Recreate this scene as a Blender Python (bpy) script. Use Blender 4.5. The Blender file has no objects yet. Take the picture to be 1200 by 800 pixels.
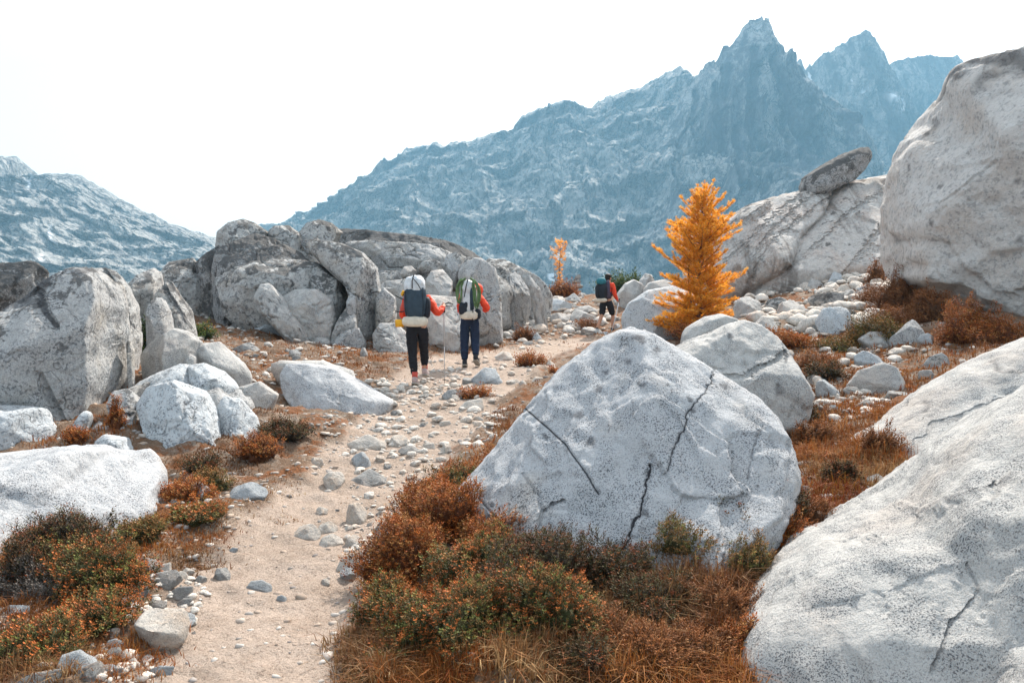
import bpy, bmesh, math, random
import numpy as np
from mathutils import Vector, Matrix
R = math.radians
S = bpy.context.scene
COL = S.collection

# ------------------------------------------------------------------ camera, sky, sun, exposure
FPX = 906.0
CAMZ = 1.6
PITCH = math.atan(50.0 / FPX)
cam_d = bpy.data.cameras.new('camera')
cam_d.sensor_width = 36.0
cam_d.lens = FPX / 1200.0 * 36.0
cam_d.clip_start = 0.05
cam_d.clip_end = 20000.0
cam = bpy.data.objects.new('camera', cam_d)
cam.location = (0, 0, CAMZ)
cam.rotation_euler = (R(90) - PITCH, 0, 0)
COL.objects.link(cam)
S.camera = cam

SUN_EL, SUN_AZ = 44.0, 22.0          # degrees above the horizon, degrees right of the view direction
world = bpy.data.worlds.new('World')
S.world = world
world.use_nodes = True
wn, wl = world.node_tree.nodes, world.node_tree.links
for n in list(wn):
    wn.remove(n)
sky = wn.new('ShaderNodeTexSky')
sky.sky_type = 'NISHITA'
sky.sun_disc = False
sky.sun_elevation = R(SUN_EL)
sky.sun_rotation = R(SUN_AZ)
sky.air_density = 1.2
sky.dust_density = 6.0
sky.ozone_density = 1.0
bgs = wn.new('ShaderNodeBackground')
bgs.inputs['Strength'].default_value = 0.05
wl.new(sky.outputs[0], bgs.inputs['Color'])
# thin bright veil of high cloud over the whole sky
bgc = wn.new('ShaderNodeBackground')
bgc.inputs['Strength'].default_value = 0.60
tc = wn.new('ShaderNodeTexCoord')
cn = wn.new('ShaderNodeTexNoise')
cn.inputs['Scale'].default_value = 1.5
cn.inputs['Detail'].default_value = 3
cr = wn.new('ShaderNodeValToRGB')
cr.color_ramp.elements[0].position = 0.3
cr.color_ramp.elements[0].color = (0.97, 0.98, 1.0, 1)
cr.color_ramp.elements[1].position = 0.6
cr.color_ramp.elements[1].color = (1, 0.99, 0.98, 1)
wl.new(tc.outputs['Generated'], cn.inputs['Vector'])
wl.new(cn.outputs[0], cr.inputs[0])
wl.new(cr.outputs[0], bgc.inputs['Color'])
add = wn.new('ShaderNodeAddShader')
wo = wn.new('ShaderNodeOutputWorld')
wl.new(bgs.outputs[0], add.inputs[0])
wl.new(bgc.outputs[0], add.inputs[1])
wl.new(add.outputs[0], wo.inputs['Surface'])

sd = bpy.data.lights.new('sun', 'SUN')
sd.energy = 5.0
sd.angle = R(0.6)
sd.color = (1.0, 0.93, 0.84)
sun = bpy.data.objects.new('sun', sd)
az = R(SUN_AZ)
sdir = Vector((math.sin(az) * math.cos(R(SUN_EL)), math.cos(az) * math.cos(R(SUN_EL)), math.sin(R(SUN_EL))))
sun.rotation_euler = sdir.to_track_quat('Z', 'Y').to_euler()
sun.location = (0, 0, 30)
COL.objects.link(sun)

S.view_settings.view_transform = 'Standard'
S.view_settings.look = 'None'
S.view_settings.exposure = 0.84
S.view_settings.gamma = 1.0
S.render.engine = 'CYCLES'
S.cycles.max_bounces = 6
S.cycles.diffuse_bounces = 4
S.cycles.glossy_bounces = 1
S.cycles.transmission_bounces = 3
S.cycles.volume_bounces = 1
S.cycles.transparent_max_bounces = 4
S.cycles.use_denoising = True
S.cycles.caustics_reflective = False
S.cycles.caustics_refractive = False

CP, SP_ = math.cos(PITCH), math.sin(PITCH)


def P(px, py, Y):
    """point of the place seen at (px, py) of the photo, Y metres ahead"""
    a = (np.asarray(px, float) - 600) / FPX
    b = (400 - np.asarray(py, float)) / FPX
    dy = CP + b * SP_
    t = Y / dy
    return np.stack(np.broadcast_arrays(a * t, Y + 0 * t, CAMZ + (-SP_ + b * CP) * t), -1)


def proj(p):
    x, y, z = p[..., 0], p[..., 1], p[..., 2] - CAMZ
    d = y * CP - z * SP_
    u = y * SP_ + z * CP
    d = np.maximum(d, 1e-3)
    return 600 + FPX * x / d, 400 - FPX * u / d


# ------------------------------------------------------------------ noise on arrays
def _h(i, j, k, seed):
    n = (i.astype(np.int64) * 374761393 + j.astype(np.int64) * 668265263 + k.astype(np.int64) * 2147483647
         + seed * 1274126177) & 0xFFFFFFFF
    n = (n ^ (n >> 13)) * 1274126177 & 0xFFFFFFFF
    n = (n ^ (n >> 16)) * 2246822519 & 0xFFFFFFFF
    n = n ^ (n >> 15)
    return n.astype(np.float64) / 4294967296.0


def vnoise(p, seed=0):
    f = np.floor(p)
    t = p - f
    t = t * t * t * (t * (t * 6 - 15) + 10)
    i, j, k = f[..., 0].astype(np.int64), f[..., 1].astype(np.int64), f[..., 2].astype(np.int64)
    r = 0
    for a in (0, 1):
        wa = t[..., 0] if a else 1 - t[..., 0]
        for b in (0, 1):
            wb = t[..., 1] if b else 1 - t[..., 1]
            for c in (0, 1):
                wc = t[..., 2] if c else 1 - t[..., 2]
                r = r + wa * wb * wc * _h(i + a, j + b, k + c, seed)
    return r * 2 - 1


def fbm(p, seed=0, octs=4, gain=0.5):
    r, a = 0, 1.0
    for o in range(octs):
        r = r + a * vnoise(p * (2.03 ** o) + 17.3 * o, seed + o * 7)
        a *= gain
    return r


def cells(p, seed=0):
    """nearest cell: distance F1, F2, random value, tilt plane value"""
    f = np.floor(p).astype(np.int64)
    F1 = np.full(p.shape[:-1], 9.0)
    F2 = np.full(p.shape[:-1], 9.0)
    val = np.zeros(p.shape[:-1])
    til = np.zeros(p.shape[:-1])
    for a in (-1, 0, 1):
        for b in (-1, 0, 1):
            for c in (-1, 0, 1):
                i, j, k = f[..., 0] + a, f[..., 1] + b, f[..., 2] + c
                h1, h2, h3 = _h(i, j, k, seed), _h(i, j, k, seed + 1), _h(i, j, k, seed + 2)
                dx, dy, dz = p[..., 0] - i - h1, p[..., 1] - j - h2, p[..., 2] - k - h3
                d = np.sqrt(dx * dx + dy * dy + dz * dz)
                m = d < F1
                F2 = np.where(m, F1, np.minimum(F2, d))
                v = _h(i, j, k, seed + 3)
                tl = dx * (_h(i, j, k, seed + 4) - .5) + dy * (_h(i, j, k, seed + 5) - .5) + dz * (_h(i, j, k, seed + 6) - .5)
                val = np.where(m, v, val)
                til = np.where(m, tl, til)
                F1 = np.where(m, d, F1)
    return F1, F2, val, til


def sstep(a, b, x):
    t = np.clip((x - a) / (b - a), 0, 1)
    return t * t * (3 - 2 * t)


# ------------------------------------------------------------------ mesh and tag helpers
def new_mesh(name, V, F, smooth=True, mat=None, attrs=None, cols=None):
    """V Nx3, F MxK (all faces the same size) or list"""
    me = bpy.data.meshes.new(name)
    V = np.asarray(V, np.float32)
    if isinstance(F, np.ndarray):
        k = F.shape[1]
        me.vertices.add(len(V))
        me.vertices.foreach_set('co', V.ravel())
        me.loops.add(F.size)
        me.loops.foreach_set('vertex_index', F.astype(np.int32).ravel())
        me.polygons.add(len(F))
        me.polygons.foreach_set('loop_start', np.arange(0, F.size, k, dtype=np.int32))
        me.update(calc_edges=True)
    else:
        me.from_pydata(V.tolist(), [], F)
        me.update()
    if smooth:
        me.polygons.foreach_set('use_smooth', np.ones(len(me.polygons), bool))
    for an, av in (attrs or {}).items():
        at = me.attributes.new(an, 'FLOAT', 'POINT')
        at.data.foreach_set('value', np.asarray(av, np.float32).ravel())
    if cols is not None:
        at = me.attributes.new('col', 'FLOAT_COLOR', 'POINT')
        c4 = np.ones((len(V), 4), np.float32)
        c4[:, :3] = cols
        at.data.foreach_set('color', c4.ravel())
    if mat:
        me.materials.append(mat)
    return me


def link(name, me, parent=None, loc=None):
    o = bpy.data.objects.new(name, me)
    COL.objects.link(o)
    if loc is not None:
        o.location = loc
    if parent:
        o.parent = parent
    return o


def tag(o, label=None, cat=None, group=None, kind=None):
    if label: o['label'] = label
    if cat: o['category'] = cat
    if group: o['group'] = group
    if kind: o['kind'] = kind
    return o


def thing(name, label, cat, loc, group=None, rz=0.0):
    o = bpy.data.objects.new(name, None)
    o.empty_display_size = 0.1
    COL.objects.link(o)
    o.location = loc
    o.rotation_euler = (0, 0, rz)
    return tag(o, label, cat, group)


def grid_faces(nr, nc):
    i = np.arange(nr * nc).reshape(nr, nc)
    return np.stack([i[:-1, :-1], i[:-1, 1:], i[1:, 1:], i[1:, :-1]], -1).reshape(-1, 4)


# ------------------------------------------------------------------ node helpers
class NT:
    def __init__(s, name):
        s.m = bpy.data.materials.new(name)
        s.m.use_nodes = True
        s.n, s.l = s.m.node_tree.nodes, s.m.node_tree.links
        for n in list(s.n):
            s.n.remove(n)
        s.out = s.n.new('ShaderNodeOutputMaterial')
        s.b = s.n.new('ShaderNodeBsdfPrincipled')
        s.l.new(s.b.outputs[0], s.out.inputs['Surface'])
        s.tc = s.n.new('ShaderNodeTexCoord')

    def set(s, sock, v):
        if hasattr(v, 'is_linked') or isinstance(v, bpy.types.NodeSocket):
            s.l.new(v, sock)
        elif isinstance(v, tuple) and len(v) == 3 and sock.type == 'RGBA':
            sock.default_value = (*v, 1)
        else:
            sock.default_value = v

    def vec(s, scale=(1, 1, 1), base=None, rot=(0, 0, 0)):
        m = s.n.new('ShaderNodeMapping')
        m.inputs['Scale'].default_value = scale
        m.inputs['Rotation'].default_value = rot
        s.l.new(base or s.tc.outputs['Object'], m.inputs['Vector'])
        return m.outputs[0]

    def noise(s, scale, detail=4, rough=0.55, vec=None, dist=0.0):
        n = s.n.new('ShaderNodeTexNoise')
        n.inputs['Scale'].default_value = scale
        n.inputs['Detail'].default_value = detail
        n.inputs['Roughness'].default_value = rough
        n.inputs['Distortion'].default_value = dist
        s.l.new(vec or s.tc.outputs['Object'], n.inputs['Vector'])
        return n.outputs[0]

    def vor(s, scale, feature='F1', vec=None, out=0):
        n = s.n.new('ShaderNodeTexVoronoi')
        n.feature = feature
        n.inputs['Scale'].default_value = scale
        s.l.new(vec or s.tc.outputs['Object'], n.inputs['Vector'])
        return n.outputs[out]

    def ramp(s, fac, a, b, ca=0.0, cb=1.0):
        n = s.n.new('ShaderNodeMapRange')
        n.interpolation_type = 'SMOOTHSTEP'
        n.inputs[1].default_value = a
        n.inputs[2].default_value = b
        n.inputs[3].default_value = ca
        n.inputs[4].default_value = cb
        s.l.new(fac, n.inputs[0])
        return n.outputs[0]

    def math(s, op, a, b=0.0, clamp=False):
        n = s.n.new('ShaderNodeMath')
        n.operation = op
        n.use_clamp = clamp
        s.set(n.inputs[0], a)
        s.set(n.inputs[1], b)
        return n.outputs[0]

    def mix(s, fac, a, b, mode='MIX'):
        n = s.n.new('ShaderNodeMix')
        n.data_type = 'RGBA'
        n.blend_type = mode
        s.set(n.inputs[0], fac)
        s.set(n.inputs[6], a)
        s.set(n.inputs[7], b)
        return n.outputs[2]

    def attr(s, name, out='Fac'):
        n = s.n.new('ShaderNodeAttribute')
        n.attribute_name = name
        return n.outputs[out]

    def bump(s, h, strength, dist, prev=None):
        n = s.n.new('ShaderNodeBump')
        n.inputs['Strength'].default_value = strength
        n.inputs['Distance'].default_value = dist
        s.l.new(h, n.inputs['Height'])
        if prev:
            s.l.new(prev, n.inputs['Normal'])
        return n.outputs[0]

    def nz(s):
        g = s.n.new('ShaderNodeNewGeometry')
        x = s.n.new('ShaderNodeSeparateXYZ')
        s.l.new(g.outputs['Normal'], x.inputs[0])
        return x.outputs[2]

    def done(s, col, rough=0.9, normal=None, spec=0.2):
        s.set(s.b.inputs['Base Color'], col)
        s.set(s.b.inputs['Roughness'], rough)
        s.b.inputs['Specular IOR Level'].default_value = spec
        if normal:
            s.l.new(normal, s.b.inputs['Normal'])
        return s.m


def granite(name, pale=(.50, .49, .47), warm=(.48, .42, .36), grain=70., dark=.45, lichen=.35, top=0.0, streak=None, bump=.5, warmth=.5, joint=.35):
    t = NT(name)
    oi = t.n.new('ShaderNodeObjectInfo')
    va = t.n.new('ShaderNodeVectorMath')
    va.operation = 'ADD'
    sc = t.n.new('ShaderNodeVectorMath')
    sc.operation = 'SCALE'
    t.l.new(oi.outputs['Random'], sc.inputs['Scale'])
    sc.inputs[0].default_value = (31, 17, 23)
    t.l.new(t.tc.outputs['Object'], va.inputs[0])
    t.l.new(sc.outputs[0], va.inputs[1])
    v = va.outputs[0]
    big = t.noise(1.1, 3, .6, v)
    med = t.noise(5.0, 5, .65, v)
    col = t.mix(t.ramp(big, .62 - .3 * warmth, .80 - .25 * warmth), pale, warm)
    col = t.mix(t.ramp(med, .35, .7, 0., .5), col, (pale[0] * .68, pale[1] * .70, pale[2] * .73))
    # salt and pepper grains
    g1 = t.noise(grain, 2, .6, v)
    g2 = t.noise(grain * 2.3, 2, .6, v)
    col = t.mix(t.ramp(g2, .48, .62, 0, .45), col, (.62, .61, .60))
    gd = t.ramp(g1, .525, .585, 0, dark)
    col = t.mix(t.math('MULTIPLY', gd, t.ramp(med, .34, .62, .2, 1.0)), col, (.06, .065, .075))
    # dark lichen, mostly in patches
    lm = t.noise(2.2, 6, .72, v, .3)
    lf = t.noise(grain * .32, 4, .7, v)
    a = t.math('ADD', t.math('MULTIPLY', lm, .62), t.math('MULTIPLY', lf, .38))
    if top:
        a = t.math('ADD', a, t.ramp(t.nz(), .2, .95, 0, top))
    thr = .72 - lichen * .35
    lic = t.ramp(a, thr, thr + .06, 0, .82)
    col = t.mix(lic, col, (.075, .075, .075))
    if streak:
        sv = t.vec(streak[0], v, streak[1])
        sn = t.noise(1.0, 5, .6, sv)
        col = t.mix(t.ramp(sn, .50, .64, 0, .7), col, (.17, .15, .135))
    jn = t.noise(1.7, 3, .5, v, .6)
    jl = t.math('ABSOLUTE', t.math('SUBTRACT', jn, .5))
    jm = t.math('MULTIPLY', t.ramp(jl, .0, .0045 + .00006 * max(0, 60 - grain), 1, 0), t.ramp(t.noise(.9, 2, .5, v), .50, .58))
    col = t.mix(t.math('MULTIPLY', jm, joint), col, (.05, .05, .05))
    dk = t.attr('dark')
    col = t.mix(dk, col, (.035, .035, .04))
    b1 = t.bump(t.noise(7, 6, .65, v), bump, .05)
    b1 = t.bump(t.math('SUBTRACT', 1.0, jm), .8, .02, b1) if joint else b1
    b1 = t.bump(t.noise(22, 6, .75, v), bump * .9, .025, b1)
    b2 = t.bump(g1, .5 * bump + .1, .006, b1)
    b2 = t.bump(lic, .3, .01, b2)
    return t.done(col, .88, b2, .15)


M = {}
M['near'] = granite('speckled granite', joint=0, pale=(.44, .45, .465), grain=110, dark=.85, lichen=.40, warmth=.1, bump=.8)
M['slab'] = granite('pale speckled granite', joint=0, pale=(.47, .46, .44), warm=(.46, .415, .375), grain=135, dark=.85, lichen=.20, warmth=.6, bump=.9)
M['giant'] = granite('smooth buff granite', joint=0, pale=(.63, .60, .57), warm=(.60, .54, .49), grain=16, dark=.35, lichen=.20, top=.02, warmth=.6, bump=1.3)
M['grey'] = granite('grey granite', pale=(.38, .38, .375), warm=(.38, .345, .30), grain=34, dark=.65, lichen=.37, top=.10, warmth=.4, bump=.9)
M['lich'] = granite('lichen covered granite', pale=(.30, .295, .29), warm=(.30, .27, .24), grain=18, dark=.6, lichen=.64, top=.16, warmth=.4, bump=1.2)
M['mid'] = granite('weathered granite', pale=(.43, .425, .41), warm=(.41, .36, .31), grain=16, dark=.6, lichen=.50, top=.10, warmth=.5, bump=1.2)
M['wall'] = granite('streaked granite', pale=(.50, .47, .44), warm=(.50, .42, .37), grain=9, dark=.25, lichen=.20, top=.12, streak=((2.6, .25, .22), (0, R(-42), 0)), bump=1.3, warmth=.6)
M['stone'] = granite('loose granite stone', joint=0, pale=(.62, .565, .50), warm=(.58, .46, .36), grain=45, dark=.5, lichen=.22, warmth=.6, bump=.7)
M['blue'] = granite('blue grey granite', pale=(.46, .49, .51), warm=(.46, .46, .44), grain=40, dark=.6, lichen=.22, warmth=.1, bump=.8)

# ------------------------------------------------------------------ ground shape
CTRL = [(350, 800, 3.15), (100, 800, 3.05), (-250, 800, 2.9), (600, 800, 3.2), (900, 800, 3.2), (1300, 800, 3.1),
        (350, 700, 4.1), (100, 700, 3.95), (-200, 700, 3.8), (600, 700, 4.1), (850, 700, 4.05), (1300, 700, 4.1),
        (300, 600, 5.7), (100, 610, 5.2), (-150, 610, 5.0), (450, 600, 5.75), (700, 600, 5.6), (950, 600, 5.3), (1300, 580, 5.3),
        (450, 500, 9.0), (300, 530, 7.4), (150, 530, 7.1), (-100, 530, 6.9), (600, 500, 8.7), (750, 480, 9.0), (950, 520, 7.3), (1200, 480, 7.0),
        (490, 447, 12), (330, 445, 11.4), (200, 440, 9.8), (0, 440, 9.5), (-200, 430, 9.5), (620, 447, 12), (800, 440, 11), (1000, 450, 9.6), (1060, 420, 11), (1180, 405, 10.2), (1400, 390, 10),
        (548, 425, 15), (440, 408, 15.6), (340, 400, 15.2), (250, 385, 16), (120, 370, 16), (-200, 360, 17), (700, 405, 18), (830, 395, 15.5), (930, 385, 14.5), (1000, 372, 15), (1130, 365, 14),
        (620, 400, 20), (712, 388, 22.5), (840, 372, 20), (940, 352, 19), (1040, 310, 22), (1250, 320, 20),
        (620, 362, 28), (500, 375, 24), (300, 352, 23), (50, 340, 24), (740, 358, 28), (880, 338, 26), (1000, 300, 28), (1200, 280, 30),
        (650, 345, 34), (480, 345, 34), (760, 345, 34), (250, 340, 33), (900, 325, 34)]
_c = np.array(CTRL, float)
_cp = P(_c[:, 0], _c[:, 1], _c[:, 2])


def _uv(x, y):
    y = np.maximum(y, 1.2)
    return np.stack([x / (y + 2.5) * 1.3, np.log(y + 1.5)], -1)


_cu = _uv(_cp[:, 0], _cp[:, 1])


def _tps(r2):
    return 0.5 * r2 * np.log(r2 + 1e-9)


_n = len(_cu)
_K = _tps(((_cu[:, None] - _cu[None]) ** 2).sum(-1)) + np.eye(_n) * 0.004
_A = np.zeros((_n + 3, _n + 3))
_A[:_n, :_n] = _K
_A[:_n, _n] = 1
_A[:_n, _n + 1:] = _cu
_A[_n, :_n] = 1
_A[_n + 1:, :_n] = _cu.T
_W = np.linalg.solve(_A, np.concatenate([_cp[:, 2], [0, 0, 0]]))


def gbase(x, y):
    x, y = np.asarray(x, float), np.asarray(y, float)
    u = _uv(np.clip(x, -0.9 * (y + 4), 0.9 * (y + 4)), np.clip(y, 2.0, 34))
    sh = u.shape[:-1]
    u = u.reshape(-1, 2)
    z = np.empty(len(u))
    for s in range(0, len(u), 50000):
        uu = u[s:s + 50000]
        z[s:s + 50000] = _tps(((uu[:, None] - _cu[None]) ** 2).sum(-1)) @ _W[:_n] + _W[_n] + uu @ _W[_n + 1:]
    z = z.reshape(sh)
    over = np.maximum(np.hypot(x, y) - 34, 0)
    return z - np.minimum(over * 0.2 * sstep(0, 25, over), 120)


TRAIL = [(150, 820), (185, 760), (200, 715), (240, 650), (285, 600), (350, 560), (392, 515), (432, 480), (455, 452), (478, 430), (520, 415), (580, 408), (640, 398), (690, 392),
         (700, 400), (660, 415), (610, 450), (570, 490), (525, 540), (480, 590), (440, 640), (430, 690), (410, 750), (400, 820)]
_tp = np.array(TRAIL, float)


def in_trail(px, py):
    """signed-ish distance in pixels to the trail outline, positive inside"""
    n = len(_tp)
    ins = np.zeros(px.shape, bool)
    dm = np.full(px.shape, 1e9)
    for i in range(n):
        x1, y1 = _tp[i]
        x2, y2 = _tp[(i + 1) % n]
        c = ((y1 > py) != (y2 > py)) & (px < (x2 - x1) * (py - y1) / (y2 - y1 + 1e-9) + x1)
        ins ^= c
        t = np.clip(((px - x1) * (x2 - x1) + (py - y1) * (y2 - y1)) / ((x2 - x1) ** 2 + (y2 - y1) ** 2), 0, 1)
        dm = np.minimum(dm, np.hypot(px - x1 - t * (x2 - x1), py - y1 - t * (y2 - y1)))
    return np.where(ins, dm, -dm)


def trailmask(x, y, z):
    px, py = proj(np.stack([x, y, z], -1))
    w = np.maximum(3.0, 60.0 / np.maximum(y, 2))
    d = in_trail(px, py) / w
    return sstep(-1, 1, d + 1.2 * vnoise(np.stack([x * 2.5, y * 2.5, 0 * x], -1), 3)) * (y > 1) * (y < 30)


def gh(x, y, detail=True):
    z = gbase(x, y)
    if detail:
        r = np.hypot(x, y)
        tm = trailmask(x, y, z)
        p = np.stack([x, y, 0 * x], -1)
        near = sstep(60, 30, r)
        z = z + near * ((0.05 + 0.10 * (1 - tm)) * fbm(p * 0.9, 11, 3) * 0.5 + (0.020 + 0.025 * (1 - tm)) * fbm(p * 5.0, 21, 4))
        z = z - 0.05 * tm
        z = z + sstep(60, 200, r) * 12 * fbm(p * 0.01, 5, 4)
    return z


_YS = np.concatenate([np.geomspace(2.0, 60, 420)])


def hit(px, py):
    """where the ray of a photo pixel meets the ground; arrays in, Nx3 out (nan if none)"""
    px = np.atleast_1d(np.asarray(px, float))
    py = np.atleast_1d(np.asarray(py, float))
    q = P(px[:, None], py[:, None], _YS[None, :])
    g = gbase(q[..., 0], q[..., 1])
    below = q[..., 2] < g
    k = np.argmax(below, 1)
    ok = below.any(1) & (k > 0)
    k = np.clip(k, 1, len(_YS) - 1)
    i = np.arange(len(px))
    d0 = q[i, k - 1, 2] - g[i, k - 1]
    d1 = q[i, k, 2] - g[i, k]
    t = d0 / (d0 - d1 + 1e-12)
    Y = _YS[k - 1] + (_YS[k] - _YS[k - 1]) * t
    w = P(px, py, Y)
    w[:, 2] = gh(w[:, 0], w[:, 1])
    w[~ok] = np.nan
    return w


# ------------------------------------------------------------------ ground sheet
def build_ground():
    rr = np.concatenate([[0.4, 0.8, 1.2, 1.6], np.geomspace(2.0, 46, 620), np.geomspace(48, 1750, 70)])
    th = np.concatenate([np.linspace(-180, -62, 30)[:-1], np.linspace(-62, 62, 640), np.linspace(62, 180, 30)[1:]])
    th = np.radians(th)
    RR, TT = np.meshgrid(rr, th, indexing='ij')
    x, y = RR * np.sin(TT), RR * np.cos(TT)
    z = gh(x, y)
    tm = trailmask(x, y, z)
    # pebbly micro relief on the ground itself, finer than the placed stones
    near = sstep(30, 12, RR)
    p = np.stack([x, y, 0 * x], -1)
    F1, F2, val, til = cells(p * 9, 5)
    z = z + near * (1 - .75 * tm) * 0.03 * np.clip(.5 - F1, 0, 1) * (val > .55)
    V = np.stack([x, y, z], -1).reshape(-1, 3)
    me = new_mesh('ground', V, grid_faces(len(rr), len(th))[:, ::-1].copy(), attrs={'trail': tm.ravel()})
    t = NT('sandy ground')
    v = t.tc.outputs['Object']
    tr = t.attr('trail')
    n1 = t.noise(1.3, 5, .6)
    n2 = t.noise(9, 6, .7)
    n3 = t.noise(60, 4, .7)
    sand = t.mix(t.ramp(n1, .35, .65), (.55, .44, .365), (.47, .37, .30))
    sand = t.mix(t.ramp(n2, .45, .7, 0, .45), sand, (.30, .22, .165))
    sand = t.mix(t.ramp(n3, .55, .64, 0, .7), sand, (.19, .14, .11))
    sand = t.mix(t.ramp(t.noise(4.5, 5, .75, None, .6), .52, .66, 0, .3), sand, (.36, .27, .21))
    sand = t.mix(t.ramp(t.vor(45), .0, .22, .35, 0), sand, (.60, .52, .44))
    dirt = t.mix(t.ramp(n1, .3, .7), (.20, .125, .08), (.30, .21, .15))
    dirt = t.mix(t.ramp(t.noise(3.2, 5, .7), .47, .62, 0, .75), dirt, (.40, .33, .27))
    dirt = t.mix(t.ramp(t.noise(2.3, 5, .75, None, .4), .50, .58, 0, .8), dirt, (.27, .10, .035))
    dirt = t.mix(t.ramp(n3, .52, .62, 0, .6), dirt, (.09, .065, .05))
    col = t.mix(tr, dirt, sand)
    b = t.bump(n1, .8, .12)
    b = t.bump(n2, 1.0, .06, b)
    b = t.bump(t.noise(26, 5, .7, None, .5), 1.0, .03, b)
    b = t.bump(n3, 1.0, .022, b)
    b = t.bump(t.noise(160, 2, .6), .6, .006, b)
    me.materials.append(t.done(col, .95, b, .1))
    o = link('ground', me)
    tag(o, kind='structure')
    return o


build_ground()


# ------------------------------------------------------------------ mountains
def build_mountain_mats():
    out = []
    for nm, a, b_, sc in (('mountain slope rock', (.37, .36, .34), (.29, .285, .275), 1.0), ('shade toned peak rock', (.30, .295, .285), (.13, .13, .135), .5)):  # peak tone darker than the slopes, shade of its faces mixed into the colour
        t = NT(nm)
        v = t.vec((1, 1, .45) if sc == 1 else (1, .7, .22))
        n1 = t.noise(.010, 6, .65, v)
        n2 = t.noise(.05, 7, .75, v)
        c = t.mix(t.ramp(n1, .42, .60), a, b_)
        c = t.mix(t.ramp(n2, .50, .60, 0, .35), c, (.42, .40, .38))
        c = t.mix(t.ramp(t.noise(.035, 6, .75, v, .6), .52, .60, 0, .75), c, (.09, .09, .095))
        if sc != 1:
            sv_ = t.noise(.05, 6, .7, t.vec((1, .6, .10), None, (0, .12, 0)), .3)
            c = t.mix(t.ramp(sv_, .50, .57, 0, .75), c, (.05, .05, .055))
            c = t.mix(t.ramp(sv_, .44, .36, 0, .5), c, (.42, .41, .39))
        vv = t.vec((1, 1, .5), None, (0, .5, 0))
        dn = t.n.new('ShaderNodeVectorMath'); dn.operation = 'ADD'
        ds = t.n.new('ShaderNodeTexNoise'); ds.inputs['Scale'].default_value = .05; ds.inputs['Detail'].default_value = 4
        t.l.new(t.tc.outputs['Object'], ds.inputs['Vector'])
        dm = t.n.new('ShaderNodeVectorMath'); dm.operation = 'SCALE'; dm.inputs['Scale'].default_value = 26
        t.l.new(ds.outputs[1], dm.inputs[0]); t.l.new(vv, dn.inputs[0]); t.l.new(dm.outputs[0], dn.inputs[1])
        cr = t.vor(.040, 'DISTANCE_TO_EDGE', dn.outputs[0])
        c = t.mix(t.ramp(cr, 0, .05, .85, 0), c, (.05, .05, .055))
        cr2 = t.vor(.11, 'DISTANCE_TO_EDGE', dn.outputs[0])
        c = t.mix(t.ramp(cr2, 0, .07, .7, 0), c, (.07, .07, .075))
        c = t.mix(t.attr('snow'), c, (.8, .82, .85))
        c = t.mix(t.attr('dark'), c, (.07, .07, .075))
        b = t.bump(t.vor(.040, 'F1', dn.outputs[0], 0), 1, 5)
        b = t.bump(t.vor(.11, 'F1', dn.outputs[0]), 1, 3, b)
        b = t.bump(n2, 1, 4, b)
        b = t.bump(t.noise(.3, 4, .7, v), .8, 2, b)
        out.append(t.done(c, .95, b, .1))
    return out


MM, MP = build_mountain_mats()


def strokes(px, py, lst):
    r = np.zeros(px.shape)
    for pts, w in lst:
        for (x1, y1), (x2, y2) in zip(pts[:-1], pts[1:]):
            t = np.clip(((px - x1) * (x2 - x1) + (py - y1) * (y2 - y1)) / ((x2 - x1) ** 2 + (y2 - y1) ** 2 + 1e-9), 0, 1)
            d = np.hypot(px - x1 - t * (x2 - x1), py - y1 - t * (y2 - y1))
            r = np.maximum(r, 1 - sstep(w * .5, w, d))
    return r


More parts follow.
